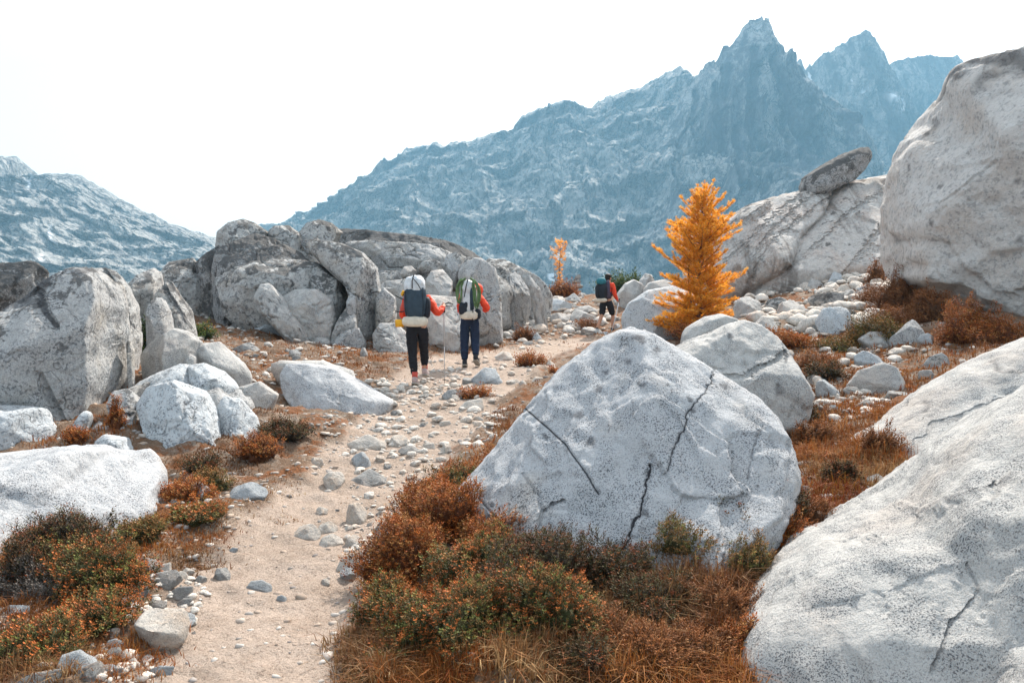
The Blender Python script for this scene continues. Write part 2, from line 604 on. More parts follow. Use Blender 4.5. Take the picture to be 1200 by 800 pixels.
def mountain(ridge, Yr, Yf, zf, prof, seed, amp, jag=2.0, cols=420, rows=230, label='', snow=(), dark=(), rib=1.0, smooth_px=60, mat=None):
    rp = np.array(ridge, float)
    px = np.linspace(rp[0, 0], rp[-1, 0], cols)
    py = np.interp(px, rp[:, 0], rp[:, 1])
    q = np.stack([px / 9., 0 * px + seed, 0 * px], -1)
    _, _, cv, ct = cells(np.stack([px / 7., 0 * px + .5, 0 * px + seed], -1), seed)
    py = py - jag * (fbm(q, seed, 3, .6) + 1.2 * (cv - .5))
    top = P(px, py, Yr)
    k = max(3, int(smooth_px / (px[1] - px[0])))
    ker = np.hanning(k * 2 + 1)
    ker /= ker.sum()
    zs = np.convolve(np.pad(top[:, 2], k, mode='edge'), ker, 'valid')
    vf = np.linspace(0, 1, rows) ** 1.3
    vb = -np.linspace(.35, .02, 14)
    v = np.concatenate([vb, vf])
    VV, XX = np.meshgrid(v, top[:, 0], indexing='ij')
    av = np.abs(VV)
    zr = top[None, :, 2] * (1 - sstep(0, .3, av)) + zs[None] * sstep(0, .3, av)
    pr = np.interp(av, [a for a, b in prof], [b for a, b in prof])
    z = zf + (zr - zf) * pr
    y = Yr + (Yf - Yr) * VV
    x = XX * (1 + 0 * y)
    p = np.stack([x, y, z], -1)
    s = 1.0 / amp
    w = sstep(0, .10, av) * .92 + .08
    q = p * np.array([1, 1, .42 if mat is None else .22])
    q = q + 0.35 * amp * np.stack([fbm(p * .012, seed + 1, 2), 0 * x, fbm(p * .012, seed + 2, 2)], -1)
    disp = np.zeros(x.shape)
    rid = 1 - np.abs(fbm(p * np.array([1, .6, .25]) * s * .35, seed + 9, 3))
    disp += amp * 1.1 * rib * (rid - .5)
    for o, (f, a) in enumerate(((.45, .9), (1.1, .5), (2.7, .20), (6.0, .07))):
        _, _, cv, ct = cells(q * s * f, seed + 31 * o)
        disp += amp * a * ((cv - .5) * .8 + ct * 1.6)
    disp += amp * .06 * fbm(p * s * 6, seed + 5, 3)
    p[..., 1] -= disp * w
    p[..., 2] += disp * w * .28
    ppx, ppy = proj(p)
    fr = (VV > 0)
    sn = strokes(ppx + 4 * fbm(p * .02, 3, 3), ppy, snow) * fr if snow else np.zeros(x.shape)
    sn = sn * (fbm(p * .05, 77, 3) > -.25)
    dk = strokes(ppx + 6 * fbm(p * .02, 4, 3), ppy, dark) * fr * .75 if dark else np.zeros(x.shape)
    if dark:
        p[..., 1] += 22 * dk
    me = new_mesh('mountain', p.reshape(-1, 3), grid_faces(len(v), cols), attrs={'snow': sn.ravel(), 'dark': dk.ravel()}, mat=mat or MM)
    o = link('mountain', me)
    tag(o, label, None, None, 'structure')
    return o


LIN = [(0, 1), (.15, .88), (.4, .62), (.7, .3), (1, 0)]
CLIFF = [(0, 1), (.06, .88), (.16, .70), (.3, .48), (.5, .28), (1, 0)]
mountain([(-500, 120), (-300, 150), (-120, 168), (-20, 180), (0, 185), (20, 186), (27, 193), (30, 207), (50, 207), (52, 203), (72, 202), (95, 205), (113, 217), (130, 226), (160, 244), (200, 262), (232, 273), (256, 279), (300, 292), (420, 330)],
         900, 330, -70, LIN, 3, 17, 1.6, label='pale blue granite mountain on the left with a notch in its ridge', snow=[([(40, 195), (33, 225)], 2), ([(61, 265), (61, 280)], 2.2), ([(48, 288), (52, 305)], 2.5)], cols=520)
mountain([(250, 292), (320, 266), (350, 252), (385, 240), (430, 216), (447, 203), (455, 190), (478, 173), (510, 169), (520, 170), (560, 161), (600, 151), (612, 137), (632, 127), (650, 122), (662, 116), (670, 122), (690, 125), (715, 112), (740, 106), (770, 92), (797, 75), (803, 82), (830, 100), (900, 130), (1000, 160)],
         1430, 700, -90, LIN, 13, 34, 2.2, label='far blue ridge climbing to the right behind the pointed peak', dark=[([(450, 196), (500, 176)], 6), ([(600, 150), (655, 128)], 7)], cols=560)  # dark strokes paint shade on the left sides of two ridge steps
mountain([(330, 330), (420, 302), (520, 262), (617, 214), (680, 190), (740, 168), (775, 150), (790, 132), (800, 108), (815, 90), (835, 72), (850, 56), (862, 47), (878, 28), (892, 24), (901, 27), (904, 50), (920, 62), (935, 78), (950, 96), (968, 112), (974, 140), (976, 160), (990, 200), (1010, 240), (1060, 290), (1200, 330)],
         1200, 470, -90, CLIFF, 23, 46, 3.6, label='dark jagged pointed peak with steep ribbed rock faces in the middle of the range',
         snow=[([(632, 285), (640, 300), (645, 325)], 6), ([(618, 262), (632, 286)], 3), ([(935, 60), (938, 75)], 2)],
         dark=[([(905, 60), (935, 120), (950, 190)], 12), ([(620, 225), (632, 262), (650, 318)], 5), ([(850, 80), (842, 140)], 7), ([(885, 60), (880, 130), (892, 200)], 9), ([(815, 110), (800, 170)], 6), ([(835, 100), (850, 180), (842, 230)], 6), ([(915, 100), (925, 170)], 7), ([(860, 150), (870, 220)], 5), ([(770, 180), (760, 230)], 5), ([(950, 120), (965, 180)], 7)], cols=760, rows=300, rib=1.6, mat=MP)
mountain([(860, 220), (900, 150), (933, 78), (938, 72), (945, 80), (960, 68), (985, 52), (1003, 42), (1014, 32), (1026, 40), (1032, 56), (1042, 74), (1048, 84), (1060, 120), (1085, 170), (1110, 230), (1180, 300)],
         1450, 800, -90, CLIFF, 37, 36, 3.4, label='second sharp peak right of the dark pointed one with thin snow in its gullies',
         snow=[([(1000, 95), (1012, 108)], 3), ([(1040, 110), (1058, 126)], 5), ([(940, 85), (950, 95)], 3)], dark=[([(1020, 60), (1045, 130), (1060, 180)], 9)], cols=420, mat=MP)
mountain([(980, 140), (1040, 78), (1046, 74), (1062, 68), (1082, 63), (1100, 67), (1122, 65), (1128, 74), (1140, 90), (1200, 110), (1400, 150)],
         1600, 950, -90, CLIFF, 41, 32, 2.0, label='flat topped far crag at the right end of the range', cols=360, mat=MP)

# ------------------------------------------------------------------ haze
bm = bmesh.new()
bmesh.ops.create_cube(bm, size=1)
for vtx in bm.verts:
    vtx.co = Vector((vtx.co.x * 3640, vtx.co.y * 3640, -190 + (vtx.co.z + .5) * 735))
hm = bpy.data.meshes.new('haze')
bm.to_mesh(hm)
bm.free()
hmat = bpy.data.materials.new('haze')
hmat.use_nodes = True
for n in list(hmat.node_tree.nodes):
    hmat.node_tree.nodes.remove(n)
ho = hmat.node_tree.nodes.new('ShaderNodeOutputMaterial')
hv = hmat.node_tree.nodes.new('ShaderNodeVolumePrincipled')
hv.inputs['Color'].default_value = (.34, .68, .93, 1)
hv.inputs['Density'].default_value = 0.00031
hv.inputs['Anisotropy'].default_value = 0.0
hmat.node_tree.links.new(hv.outputs[0], ho.inputs['Volume'])
hm.materials.append(hmat)
tag(link('haze', hm), kind='stuff')

# ------------------------------------------------------------------ rocks
_ico = {}


def ico(level):
    if level not in _ico:
        b = bmesh.new()
        bmesh.ops.create_icosphere(b, subdivisions=level, radius=1)
        V = np.array([v.co[:] for v in b.verts])
        V /= np.linalg.norm(V, axis=1)[:, None]
        F = np.array([[v.index for v in f.verts] for f in b.faces])
        b.free()
        _ico[level] = (V, F)
    return _ico[level]


def star(poly, c, n=720):
    th = np.linspace(-math.pi, math.pi, n, endpoint=False)
    d = np.stack([np.cos(th), np.sin(th)], -1)
    R_ = np.zeros(n)
    q = poly - c
    for i in range(len(q)):
        a, b = q[i], q[(i + 1) % len(q)]
        e = b - a
        den = d[:, 0] * e[1] - d[:, 1] * e[0]
        den = np.where(np.abs(den) < 1e-12, 1e-12, den)
        t = (a[0] * e[1] - a[1] * e[0]) / den
        u = (a[0] * d[:, 1] - a[1] * d[:, 0]) / den
        ok = (t > 0) & (u >= -1e-6) & (u <= 1 + 1e-6)
        R_ = np.where(ok, np.maximum(R_, t), R_)
    m = R_.mean()
    R_[R_ <= 0] = m * .5
    return th, R_


def rock_shape(th, Rt, D, level, p=2.6, lean=0.0, yaw=0.0, rough=.07, facet=.10, seed=1, planes=(), fscale=1.5, round_=2, cuts=7, cutd=(.74, .92), soft=.02, crease=.0):
    V, F = ico(level)
    x, y, z = V[:, 0], V[:, 1], V[:, 2]
    s = np.hypot(x, z)
    a_ = np.arctan2(z, x)
    k = max(1, round_)
    ker = np.ones(2 * k + 1) / (2 * k + 1)
    Rs = np.convolve(np.concatenate([Rt[-k:], Rt, Rt[:k]]), ker, 'valid')
    Rr = np.interp(a_, np.append(th, math.pi), np.append(Rs, Rs[0]))
    nn = (s ** p + np.abs(y) ** p) ** (1 / p)
    a, b = s / nn, y / nn
    pos = np.stack([Rr * a * np.cos(a_), D * b, Rr * a * np.sin(a_)], -1)
    Rm = Rt.mean()
    nrm = np.stack([a * np.cos(a_) / Rm, b / D, a * np.sin(a_) / Rm], -1)
    nrm /= np.linalg.norm(nrm, axis=1)[:, None]
    for (n_, d_) in planes:
        n_ = np.array(n_, float)
        n_ /= np.linalg.norm(n_)
        e = pos @ n_ - d_
        sft = .06 * Rm
        push = np.where(e > -sft, np.where(e > sft, e, (e + sft) ** 2 / (4 * sft)), 0)
        pos -= push[:, None] * n_
    if cuts:
        rs = np.random.RandomState(seed + 7000)
        for _ in range(cuts):
            n_ = np.array([rs.uniform(-1, 1), -rs.uniform(.25, 1.1), rs.uniform(-.35, 1.0)])
            n_ /= np.linalg.norm(n_)
            pj = pos @ n_
            d_ = pj.max() * rs.uniform(*cutd)
            sft = soft * Rm
            e = pj - d_
            pos -= np.where(e > -sft, np.where(e > sft, e, (e + sft) ** 2 / (4 * sft)), 0)[:, None] * n_
    q = pos / Rm + seed * 3.17
    front = np.abs(nrm[:, 1]) * .75 + .25
    dsp = 0
    if facet:
        qq = q + .25 * np.stack([fbm(q * 1.3, seed, 2), fbm(q * 1.3, seed + 4, 2), fbm(q * 1.3, seed + 8, 2)], -1)
        f1, f2, cv, ct = cells(qq * fscale, seed + 50)
        dsp = dsp + facet * Rm * ((cv - .5) * .7 + ct * 1.5) * front
        f1, f2, cv, ct = cells(qq * fscale * 3.1, seed + 90)
        dsp = dsp + facet * .33 * Rm * ((cv - .5) * .7 + ct * 1.5)
    dsp = dsp + rough * Rm * (fbm(q * 1.1, seed + 2, 3) * .7 * front + .25 * fbm(q * 4.2, seed + 6, 3) + .16 * fbm(q * 11, seed + 7, 4))
    if crease:
        cz = np.abs(fbm(q * np.array([1.1, 1.1, 1.9]) + 3.3, seed + 12, 3))
        g_ = np.exp(-(cz / .055) ** 2) * sstep(-.3, .2, vnoise(q * 1.3, seed + 13))
        dsp = dsp - crease * Rm * g_
        rock_shape.groove = g_
    else:
        rock_shape.groove = None
    pos = pos + nrm * dsp[:, None]
    pos[:, 1] += lean * pos[:, 2] + yaw * pos[:, 0]
    return pos, F


def relax(pos, F, it=1):
    n = len(pos)
    for _ in range(it):
        acc = np.zeros_like(pos)
        cnt = np.zeros(n)
        for a, b in ((0, 1), (1, 2), (2, 0)):
            np.add.at(acc, F[:, a], pos[F[:, b]])
            np.add.at(cnt, F[:, a], 1)
        pos = .5 * pos + .5 * acc / cnt[:, None]
    return pos


def split_faces(V, F, sel):
    f = F[sel]
    keep = F[~sel]
    e = np.concatenate([f[:, [0, 1]], f[:, [1, 2]], f[:, [2, 0]]])
    es = np.sort(e, 1)
    u, inv = np.unique(es, axis=0, return_inverse=True)
    inv = inv.ravel()
    mid = (V[u[:, 0]] + V[u[:, 1]]) / 2
    n = len(f)
    m0, m1, m2 = inv[:n] + len(V), inv[n:2 * n] + len(V), inv[2 * n:] + len(V)
    nf = np.concatenate([np.stack([f[:, 0], m0, m2], 1), np.stack([m0, f[:, 1], m1], 1), np.stack([m2, m1, f[:, 2]], 1), np.stack([m0, m1, m2], 1)])
    return np.concatenate([V, mid]), np.concatenate([keep, nf])


_seed = [100]


def boulder(poly, Y, D, mat, label, level=5, name='boulder', cat='boulder', c=None, cracks=(), spots=(), group=None, paint=None, sculpt=None, smooth=0, grow=1.0, perched=False, **kw):
    """a rock whose outline was read off the photo, built at its own distance and with its own depth"""
    _seed[0] += 1
    kw.setdefault('seed', _seed[0])
    if grow != 1:
        mc = np.mean(poly, 0)
        poly = [tuple(mc + (np.array(v) - mc) * grow) for v in poly]
    w = P([a for a, b in poly], [b for a, b in poly], Y)
    pl = w[:, [0, 2]]
    if c is None:
        nx = np.roll(pl, -1, 0)
        cr = pl[:, 0] * nx[:, 1] - nx[:, 0] * pl[:, 1]
        A = cr.sum() / 2
        cc = ((pl + nx) * cr[:, None]).sum(0) / (6 * A)
    else:
        cc = P(c[0], c[1], Y)[[0, 2]]
    th, Rt = star(pl, cc)
    Dm = D if D > 0 else -D * Rt.mean()
    pos, F = rock_shape(th, Rt, Dm, level, **kw)
    org = np.array([cc[0], Y, cc[1]])
    # fit the seen outline: stretch radially until it matches the read polygon
    poly_px = np.array(poly, float)
    cpx = np.array(proj(org[None]))[:, 0]
    tth, tR = star(poly_px, cpx, 360)
    for _ in range(2):
        qx, qy = proj(pos + org)
        aa = np.arctan2(qy - cpx[1], qx - cpx[0])
        rr_ = np.hypot(qx - cpx[0], qy - cpx[1])
        nb = 180 if level > 5 else (120 if level == 5 else 60)
        bi = ((aa + math.pi) / (2 * math.pi) * nb).astype(int) % nb
        mx = np.zeros(nb)
        np.maximum.at(mx, bi, rr_)
        bad = mx <= 0
        if bad.any():
            mx[bad] = np.interp(np.where(bad)[0], np.where(~bad)[0], mx[~bad])
        tb = tR.reshape(nb, -1).mean(1)
        f = tb / mx
        f = np.convolve(np.concatenate([f[-3:], f, f[:3]]), np.array([0, 1, 3, 4, 3, 1, 0]) / 12., 'valid')
        f = np.clip(f, .7, 1.4)
        bc = (aa + math.pi) / (2 * math.pi) * nb - .5
        i0 = np.floor(bc).astype(int)
        fr_ = bc - i0
        fv = f[i0 % nb] * (1 - fr_) + f[(i0 + 1) % nb] * fr_
        ctr = P(cpx[0], cpx[1], (pos + org)[:, 1])
        pos[:, 0] = ctr[:, 0] + (pos[:, 0] + org[0] - ctr[:, 0]) * fv - org[0]
        pos[:, 2] = ctr[:, 2] + (pos[:, 2] + org[2] - ctr[:, 2]) * fv - org[2]
    if not perched:
        gz = float(gbase(np.array(org[0]), np.array(org[1] - .3 * Dm)))
        lo_ = pos[:, 2].min() + org[2]
        want = gz - .12 - .04 * Y * .3
        if want < lo_ < gz + 1.0:
            m_ = pos[:, 2] < 0
            k_ = (want - org[2]) / (lo_ - org[2]) if lo_ < org[2] - .05 else 1
            pos[:, 2] = np.where(m_, pos[:, 2] * k_, pos[:, 2])
    base = pos[:, 2].min()
    n_old = len(pos)
    if cracks:
        for rep in range(2):
            wq = pos + org
            cx_, cy_ = proj(wq)
            nearc = np.zeros(len(wq))
            for pts, wpx, depth, dark in cracks:
                nearc = np.maximum(nearc, strokes(cx_, cy_, [(pts, 11 if rep == 0 else 8)]))
            nearc = (nearc > 0) & (pos[:, 1] < kw.get('lean', 0) * pos[:, 2] + kw.get('yaw', 0) * pos[:, 0] + .2 * Dm)
            pos, F = split_faces(pos, F, nearc[F].any(1))
    if rock_shape.groove is not None and len(pos) > n_old:
        rock_shape.groove = np.concatenate([rock_shape.groove, np.zeros(len(pos) - n_old)])
    wp = pos + org
    dk = np.zeros(len(pos)) if rock_shape.groove is None else .6 * rock_shape.groove ** 2
    if cracks or spots or sculpt:
        px, py = proj(wp)
        front = (pos[:, 1] < kw.get('lean', 0) * pos[:, 2] + kw.get('yaw', 0) * pos[:, 0] + .2 * Dm)
        wob = (2.2 * fbm(wp * 9, 8, 3) + .9 * fbm(wp * 45, 9, 2))
        for pts, wpx, depth, dark in cracks:
            s_ = strokes(px + wob, py + wob, [(pts, wpx)]) * front
            dk = np.maximum(dk, s_ * dark)
            wide = strokes(px + wob, py + wob, [(pts, wpx * 2.2)]) * front
            wp[:, 1] += wide * depth
            pos[:, 1] += wide * depth
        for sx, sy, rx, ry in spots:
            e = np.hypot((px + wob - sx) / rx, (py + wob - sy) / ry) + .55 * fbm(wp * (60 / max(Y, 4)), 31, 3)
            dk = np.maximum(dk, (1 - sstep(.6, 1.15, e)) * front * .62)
        if sculpt:
            dv = sculpt(px, py, wp) * front
            pos[:, 1] += dv
    if smooth:
        pos = relax(pos, F, smooth)
    pos[:, 2] -= base
    me = new_mesh(name, pos, F, mat=M[mat] if isinstance(mat, str) else mat, attrs={'dark': dk})
    o = link(name, me, None, (org[0], org[1], org[2] + base))
    tag(o, label, cat, group)
    return o


B = boulder
# --- the big speckled boulder in the middle
B([(522, 612), (534, 574), (572, 532), (612, 482), (650, 436), (700, 396), (735, 382), (762, 388), (800, 410), (850, 440), (890, 465), (914, 490), (930, 520), (940, 560), (937, 600), (900, 680), (800, 720), (690, 735), (625, 725), (580, 700), (548, 650)],
  5.5, 1.35, 'near', 'huge pale speckled boulder with thin dark cracks beside the trail, heather at its foot', level=7, p=2.4, lean=.36, rough=.05, facet=.055, cuts=5, c=(745, 560), round_=4,
  planes=[((-.25, -1, .35), .93)],
  cracks=[([(617, 480), (640, 500), (662, 520), (690, 560), (700, 578)], 1.3, .012, .95), ([(838, 438), (820, 468), (806, 490), (795, 520), (784, 552)], 1.3, .012, .95),
          ([(762, 545), (757, 575), (748, 605), (732, 640), (722, 660)], 1.4, .02, 1.0), ([(560, 583), (575, 600), (585, 612)], 1.1, .01, .8),
          ([(612, 555), (630, 580), (636, 602), (632, 630)], 1.6, .02, .35), ([(888, 505), (880, 540), (877, 562)], 1.4, .008, .5), ([(640, 600), (650, 592), (662, 590)], 2.0, .03, .4)],
  spots=[(578, 608, 8, 5), (577, 591, 2, 3), (756, 599, 4.5, 4.5), (810, 470, 4, 4), (678, 487, 7, 4), (693, 518, 5, 5), (640, 512, 3, 2), (651, 491, 4, 3), (710, 436, 5, 3), (752, 450, 5, 2.5), (735, 423, 4, 3), (745, 395, 9, 5), (770, 410, 5, 6), (815, 483, 6, 4), (700, 455, 4, 4), (848, 452, 6, 3), (890, 505, 3, 3)],
  sculpt=lambda px, py, w: .045 * np.exp(-(((px - 640) / 9) ** 2 + ((py - 625) / 26) ** 2)) - .05 * np.exp(-(((px - 624) / 15) ** 2 + ((py - 610) / 16) ** 2)))
# --- the rock behind it
B([(785, 410), (805, 398), (830, 390), (852, 379), (870, 374), (892, 380), (912, 395), (926, 412), (938, 436), (953, 456), (946, 480), (915, 500), (850, 500), (790, 480)],
  8.3, .75, 'slab', 'large pale boulder with a cracked ledge just behind the big speckled boulder', level=6, lean=.15, facet=.09, rough=.04, p=2.9, c=(862, 438),
  cracks=[([(800, 438), (840, 442), (868, 440), (890, 432), (905, 425), (918, 412)], 2, .04, .25)], spots=[(910, 458, 4, 9), (920, 422, 3, 11), (854, 393, 4, 3)],
  sculpt=lambda px, py, w: -.07 * sstep(430, 446, py + (px - 860) * .15))
B([(797, 395), (803, 384), (825, 371), (845, 367), (866, 374), (872, 395), (850, 415), (800, 412)], 9.6, .5, 'slab', 'smooth rounded boulder tucked between the orange larch and the cracked ledge boulder', level=5, rough=.03, facet=.03)
# --- near right slabs
B([(846, 768), (854, 728), (886, 666), (920, 624), (975, 596), (1025, 568), (1060, 540), (1120, 492), (1200, 448), (1330, 410), (1500, 560), (1500, 900), (1300, 1150), (1000, 1050), (880, 900)],
  3.4, 1.6, 'slab', 'enormous rounded pale granite slab filling the lower right corner', level=7, p=2.8, lean=.55, yaw=-.1, rough=.055, facet=.05, crease=.02, c=(1180, 760), round_=5,
  cracks=[([(1020, 572), (1055, 590), (1080, 600), (1115, 585), (1200, 560)], 3, .03, .25), ([(1200, 560), (1180, 575), (1170, 590)], 4, .04, .3), ([(1135, 660), (1150, 690), (1120, 730), (1095, 790)], 2.5, .02, .4),
          ([(900, 690), (980, 640), (1060, 625), (1110, 640)], 6, .015, .0), ([(960, 720), (1050, 700), (1120, 670)], 6, .015, 0.0)])
B([(990, 518), (1035, 485), (1080, 452), (1130, 424), (1200, 394), (1330, 360), (1480, 420), (1480, 640), (1200, 700), (1080, 640), (1010, 560)],
  6.6, 1.5, 'slab', 'long pale slab sloping up to the right edge above the lower right slab', level=6, p=2.2, lean=.5, rough=.04, facet=.05, crease=.02, c=(1220, 530), round_=5,
  cracks=[([(1060, 540), (1100, 500), (1200, 462)], 3, .03, .2), ([(1050, 520), (1120, 488), (1200, 465)], 8, .03, 0)])
# --- giant boulder upper right
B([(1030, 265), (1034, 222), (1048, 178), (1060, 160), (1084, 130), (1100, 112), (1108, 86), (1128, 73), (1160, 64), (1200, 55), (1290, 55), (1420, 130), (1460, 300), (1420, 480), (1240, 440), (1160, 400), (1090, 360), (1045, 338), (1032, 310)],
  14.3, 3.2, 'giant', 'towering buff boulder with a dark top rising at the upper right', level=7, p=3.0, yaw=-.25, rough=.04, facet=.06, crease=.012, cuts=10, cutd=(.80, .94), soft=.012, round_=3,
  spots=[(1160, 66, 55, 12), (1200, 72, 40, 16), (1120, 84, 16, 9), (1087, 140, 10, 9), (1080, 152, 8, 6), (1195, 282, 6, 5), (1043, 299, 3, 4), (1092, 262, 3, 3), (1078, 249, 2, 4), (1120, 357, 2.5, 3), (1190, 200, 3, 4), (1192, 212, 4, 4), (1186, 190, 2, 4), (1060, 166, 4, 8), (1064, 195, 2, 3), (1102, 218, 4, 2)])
# --- slab hill and the balanced rock on it
B([(800, 315), (822, 280), (842, 260), (876, 240), (910, 229), (938, 223), (985, 214), (1020, 207), (1047, 202), (1120, 190), (1200, 240), (1200, 340), (1100, 360), (950, 365), (870, 370), (820, 365), (800, 340)],
  24.5, 3.6, 'wall', 'long smooth slab hill streaked with dark water lines behind the orange larch', level=7, p=2.2, lean=.45, rough=.03, facet=.05, c=(985, 300), fscale=2.0, cuts=3,
  sculpt=lambda px, py, w: .38 * (1 - np.abs(fbm(np.stack([(w[:, 0] * .72 - w[:, 2] * .69) * .62 + .3 * vnoise(w * .5, 2), (w[:, 0] + w[:, 2]) * .07, 0 * w[:, 0]], -1), 61, 3))) ** 3,
  cracks=[([(1000, 214), (960, 240), (930, 262), (900, 290), (880, 325)], 1.3, .05, .3), ([(1035, 225), (1000, 245), (960, 285), (925, 320), (905, 340)], 1.3, .05, .3), ([(1045, 250), (1015, 290), (985, 330)], 2, .06, .2), ([(940, 228), (905, 255), (870, 290), (845, 312)], 1.3, .05, .3), ([(905, 235), (875, 258), (850, 285), (838, 300)], 1.3, .05, .3), ([(880, 243), (860, 262), (845, 280)], 1.3, .05, .3), ([(960, 225), (930, 245), (905, 270), (885, 300)], 1.3, .05, .3)])
B([(935, 222), (940, 208), (960, 195), (985, 181), (1005, 173), (1018, 171), (1023, 182), (1015, 198), (1001, 212), (980, 222), (960, 231), (943, 232)],
  24.2, .75, 'lich', 'elongated dark rock balanced on top of the slab hill', level=5, rough=.05, facet=.10, p=3.6, cuts=7, cutd=(.8, .94), perched=True)

# --- near left boulder, left group
B([(-200, 560), (-120, 535), (-40, 530), (0, 531), (40, 526), (88, 520), (130, 519), (146, 527), (170, 520), (190, 537), (198, 560), (190, 600), (150, 640), (50, 690), (-100, 700), (-200, 660)],
  5.5, 1.15, 'near', 'large speckled boulder with a bright rim at the left edge, above the low heather', level=6, p=2.6, lean=.2, rough=.04, facet=.06, c=(30, 600))
B([(-220, 400), (-160, 365), (-60, 350), (0, 366), (30, 346), (52, 324), (78, 311), (108, 312), (130, 324), (146, 346), (153, 380), (153, 430), (150, 480), (146, 540), (100, 570), (0, 580), (-220, 580)],
  8.6, 1.3, 'grey', 'massive grey boulder with a flat pale face at the left edge', level=7, p=3.6, lean=.06, rough=.03, facet=.045, c=(10, 450), fscale=1.2, crease=.03,
  cracks=[([(62, 312), (45, 340), (20, 352), (0, 362)], 7, .10, .75), ([(45, 345), (55, 370), (62, 382)], 4, .06, .8), ([(125, 330), (130, 380), (128, 470), (127, 500)], 2, .03, .15), ([(45, 440), (65, 480), (75, 500)], 3, .05, .2)],
  spots=[(71, 406, 4, 3.5), (115, 338, 4, 3), (100, 318, 14, 3), (35, 352, 12, 6), (10, 358, 14, 5)], sculpt=lambda px, py, w: .25 * sstep(126, 132, px) - .12 * (1 - sstep(20, 60, px + (py - 400) * .3)))
B([(-120, 330), (-60, 306), (0, 308), (38, 304), (56, 315), (62, 340), (50, 400), (-120, 420)], 11.2, .8, 'lich', 'dark lichen grey rock behind the massive boulder at the left edge', level=6, cuts=11, soft=.01, crease=.08, facet=.12)
B([(100, 315), (120, 313), (138, 318), (152, 335), (163, 360), (168, 400), (160, 460), (110, 460)], 9.8, .7, 'mid', 'tilted grey slab leaning on the right side of the massive left boulder', level=5, cuts=11, soft=.01, crease=.08, facet=.12,
  cracks=[([(120, 315), (142, 345), (150, 385)], 2, .06, .5)])
B([(-100, 480), (0, 472), (28, 475), (54, 476), (68, 500), (74, 530), (40, 560), (-100, 570)], 7.35, .5, 'blue', 'low blue grey block below the massive left boulder', level=5, facet=.12)
B([(86, 495), (98, 480), (110, 484), (106, 505), (96, 535), (82, 530)], 7.6, .16, 'blue', 'upright wedge of stone at the foot of the massive left boulder', level=4, facet=.12)
B([(98, 512), (116, 491), (125, 497), (122, 515), (112, 535), (98, 535)], 7.7, .16, 'grey', 'small triangular wedge right of the upright one below the massive left boulder', level=4, facet=.12)
B([(147, 400), (152, 398), (158, 410), (157, 430), (150, 432)], 8.9, .12, 'grey', 'narrow upright stone in the dark gap beside the green bush', level=4)
B([(148, 335), (160, 322), (176, 315), (190, 320), (194, 345), (180, 370), (150, 372)], 12.2, .6, 'mid', 'grey layered rock behind the green and orange bush', level=5, cuts=11, soft=.01, crease=.08, facet=.14)
B([(178, 350), (190, 332), (200, 329), (212, 346), (225, 362), (232, 378), (228, 395), (205, 398), (190, 375)], 11.6, .5, 'mid', 'ribbed rock slanting down to the right of the green and orange bush', level=5, cuts=11, soft=.01, crease=.08, facet=.12,
  cracks=[([(190, 335), (205, 358), (222, 385)], 2, .08, .6), ([(198, 332), (216, 358), (229, 380)], 2, .08, .6)])
B([(170, 365), (178, 350), (190, 348), (200, 362), (207, 385), (198, 400), (172, 400)], 11.0, .35, 'grey', 'rounded grey rock directly behind the green and orange bush', level=4, facet=.1)
B([(164, 417), (172, 405), (188, 393), (205, 384), (222, 388), (238, 400), (240, 420), (228, 438), (185, 442), (167, 430)], 9.6, .42, 'slab', 'rounded speckled boulder below the green and orange bush', level=5, rough=.03, facet=.05)
B([(228, 414), (236, 402), (258, 400), (275, 415), (297, 433), (290, 445), (255, 450), (230, 440)], 9.8, .36, 'slab', 'tapered speckled boulder leaning to the right beside the rounded one', level=5, rough=.03, facet=.05)
B([(214, 424), (222, 414), (230, 418), (230, 432), (216, 434)], 9.35, .1, 'slab', 'small stone wedged between the two speckled boulders', level=4)
# fractured slab
B([(128, 478), (150, 455), (210, 434), (262, 438), (298, 470), (304, 525), (260, 560), (200, 575), (150, 560), (132, 520)], 8.6, .55, 'grey', 'dark bedrock in the seams of the fractured slab', level=5, name='bedrock', cat='bedrock', lean=.4, cuts=4)
B([(150, 462), (165, 448), (185, 438), (210, 428), (232, 430), (238, 445), (225, 462), (180, 475), (155, 475)], 8.8, .5, 'blue', 'top piece of the fractured blue grey slab left of the trail', grow=1.10, crease=.05, cuts=12, soft=.008, round_=1, level=5, facet=.12, lean=.4)
B([(222, 430), (240, 427), (262, 436), (280, 452), (272, 468), (240, 470), (225, 455)], 8.8, .45, 'blue', 'upper right piece of the fractured blue grey slab', grow=1.10, crease=.05, cuts=12, soft=.008, round_=1, level=5, facet=.1, lean=.4)
B([(126, 475), (133, 462), (150, 458), (165, 470), (172, 500), (175, 530), (150, 540), (135, 510)], 7.9, .4, 'grey', 'left piece of the fractured slab with dark lichen spots', grow=1.10, crease=.05, cuts=12, soft=.008, round_=1, level=5, facet=.14, lean=.2,
  cracks=[([(130, 480), (150, 487), (165, 480)], 2, .05, .6)])
B([(163, 478), (175, 458), (205, 450), (240, 462), (256, 490), (262, 525), (240, 545), (205, 570), (180, 555), (172, 510)], 7.7, .48, 'blue', 'broad bright middle piece of the fractured slab left of the trail', grow=1.10, crease=.05, cuts=12, soft=.008, round_=1, level=6, facet=.07, rough=.05, lean=.35, p=3)
B([(252, 490), (262, 468), (282, 470), (300, 490), (307, 520), (290, 545), (268, 545), (258, 515)], 8.0, .35, 'blue', 'right end piece of the fractured slab next to the low green shrub', grow=1.10, crease=.05, cuts=12, soft=.008, round_=1, level=5, facet=.08, lean=.3)
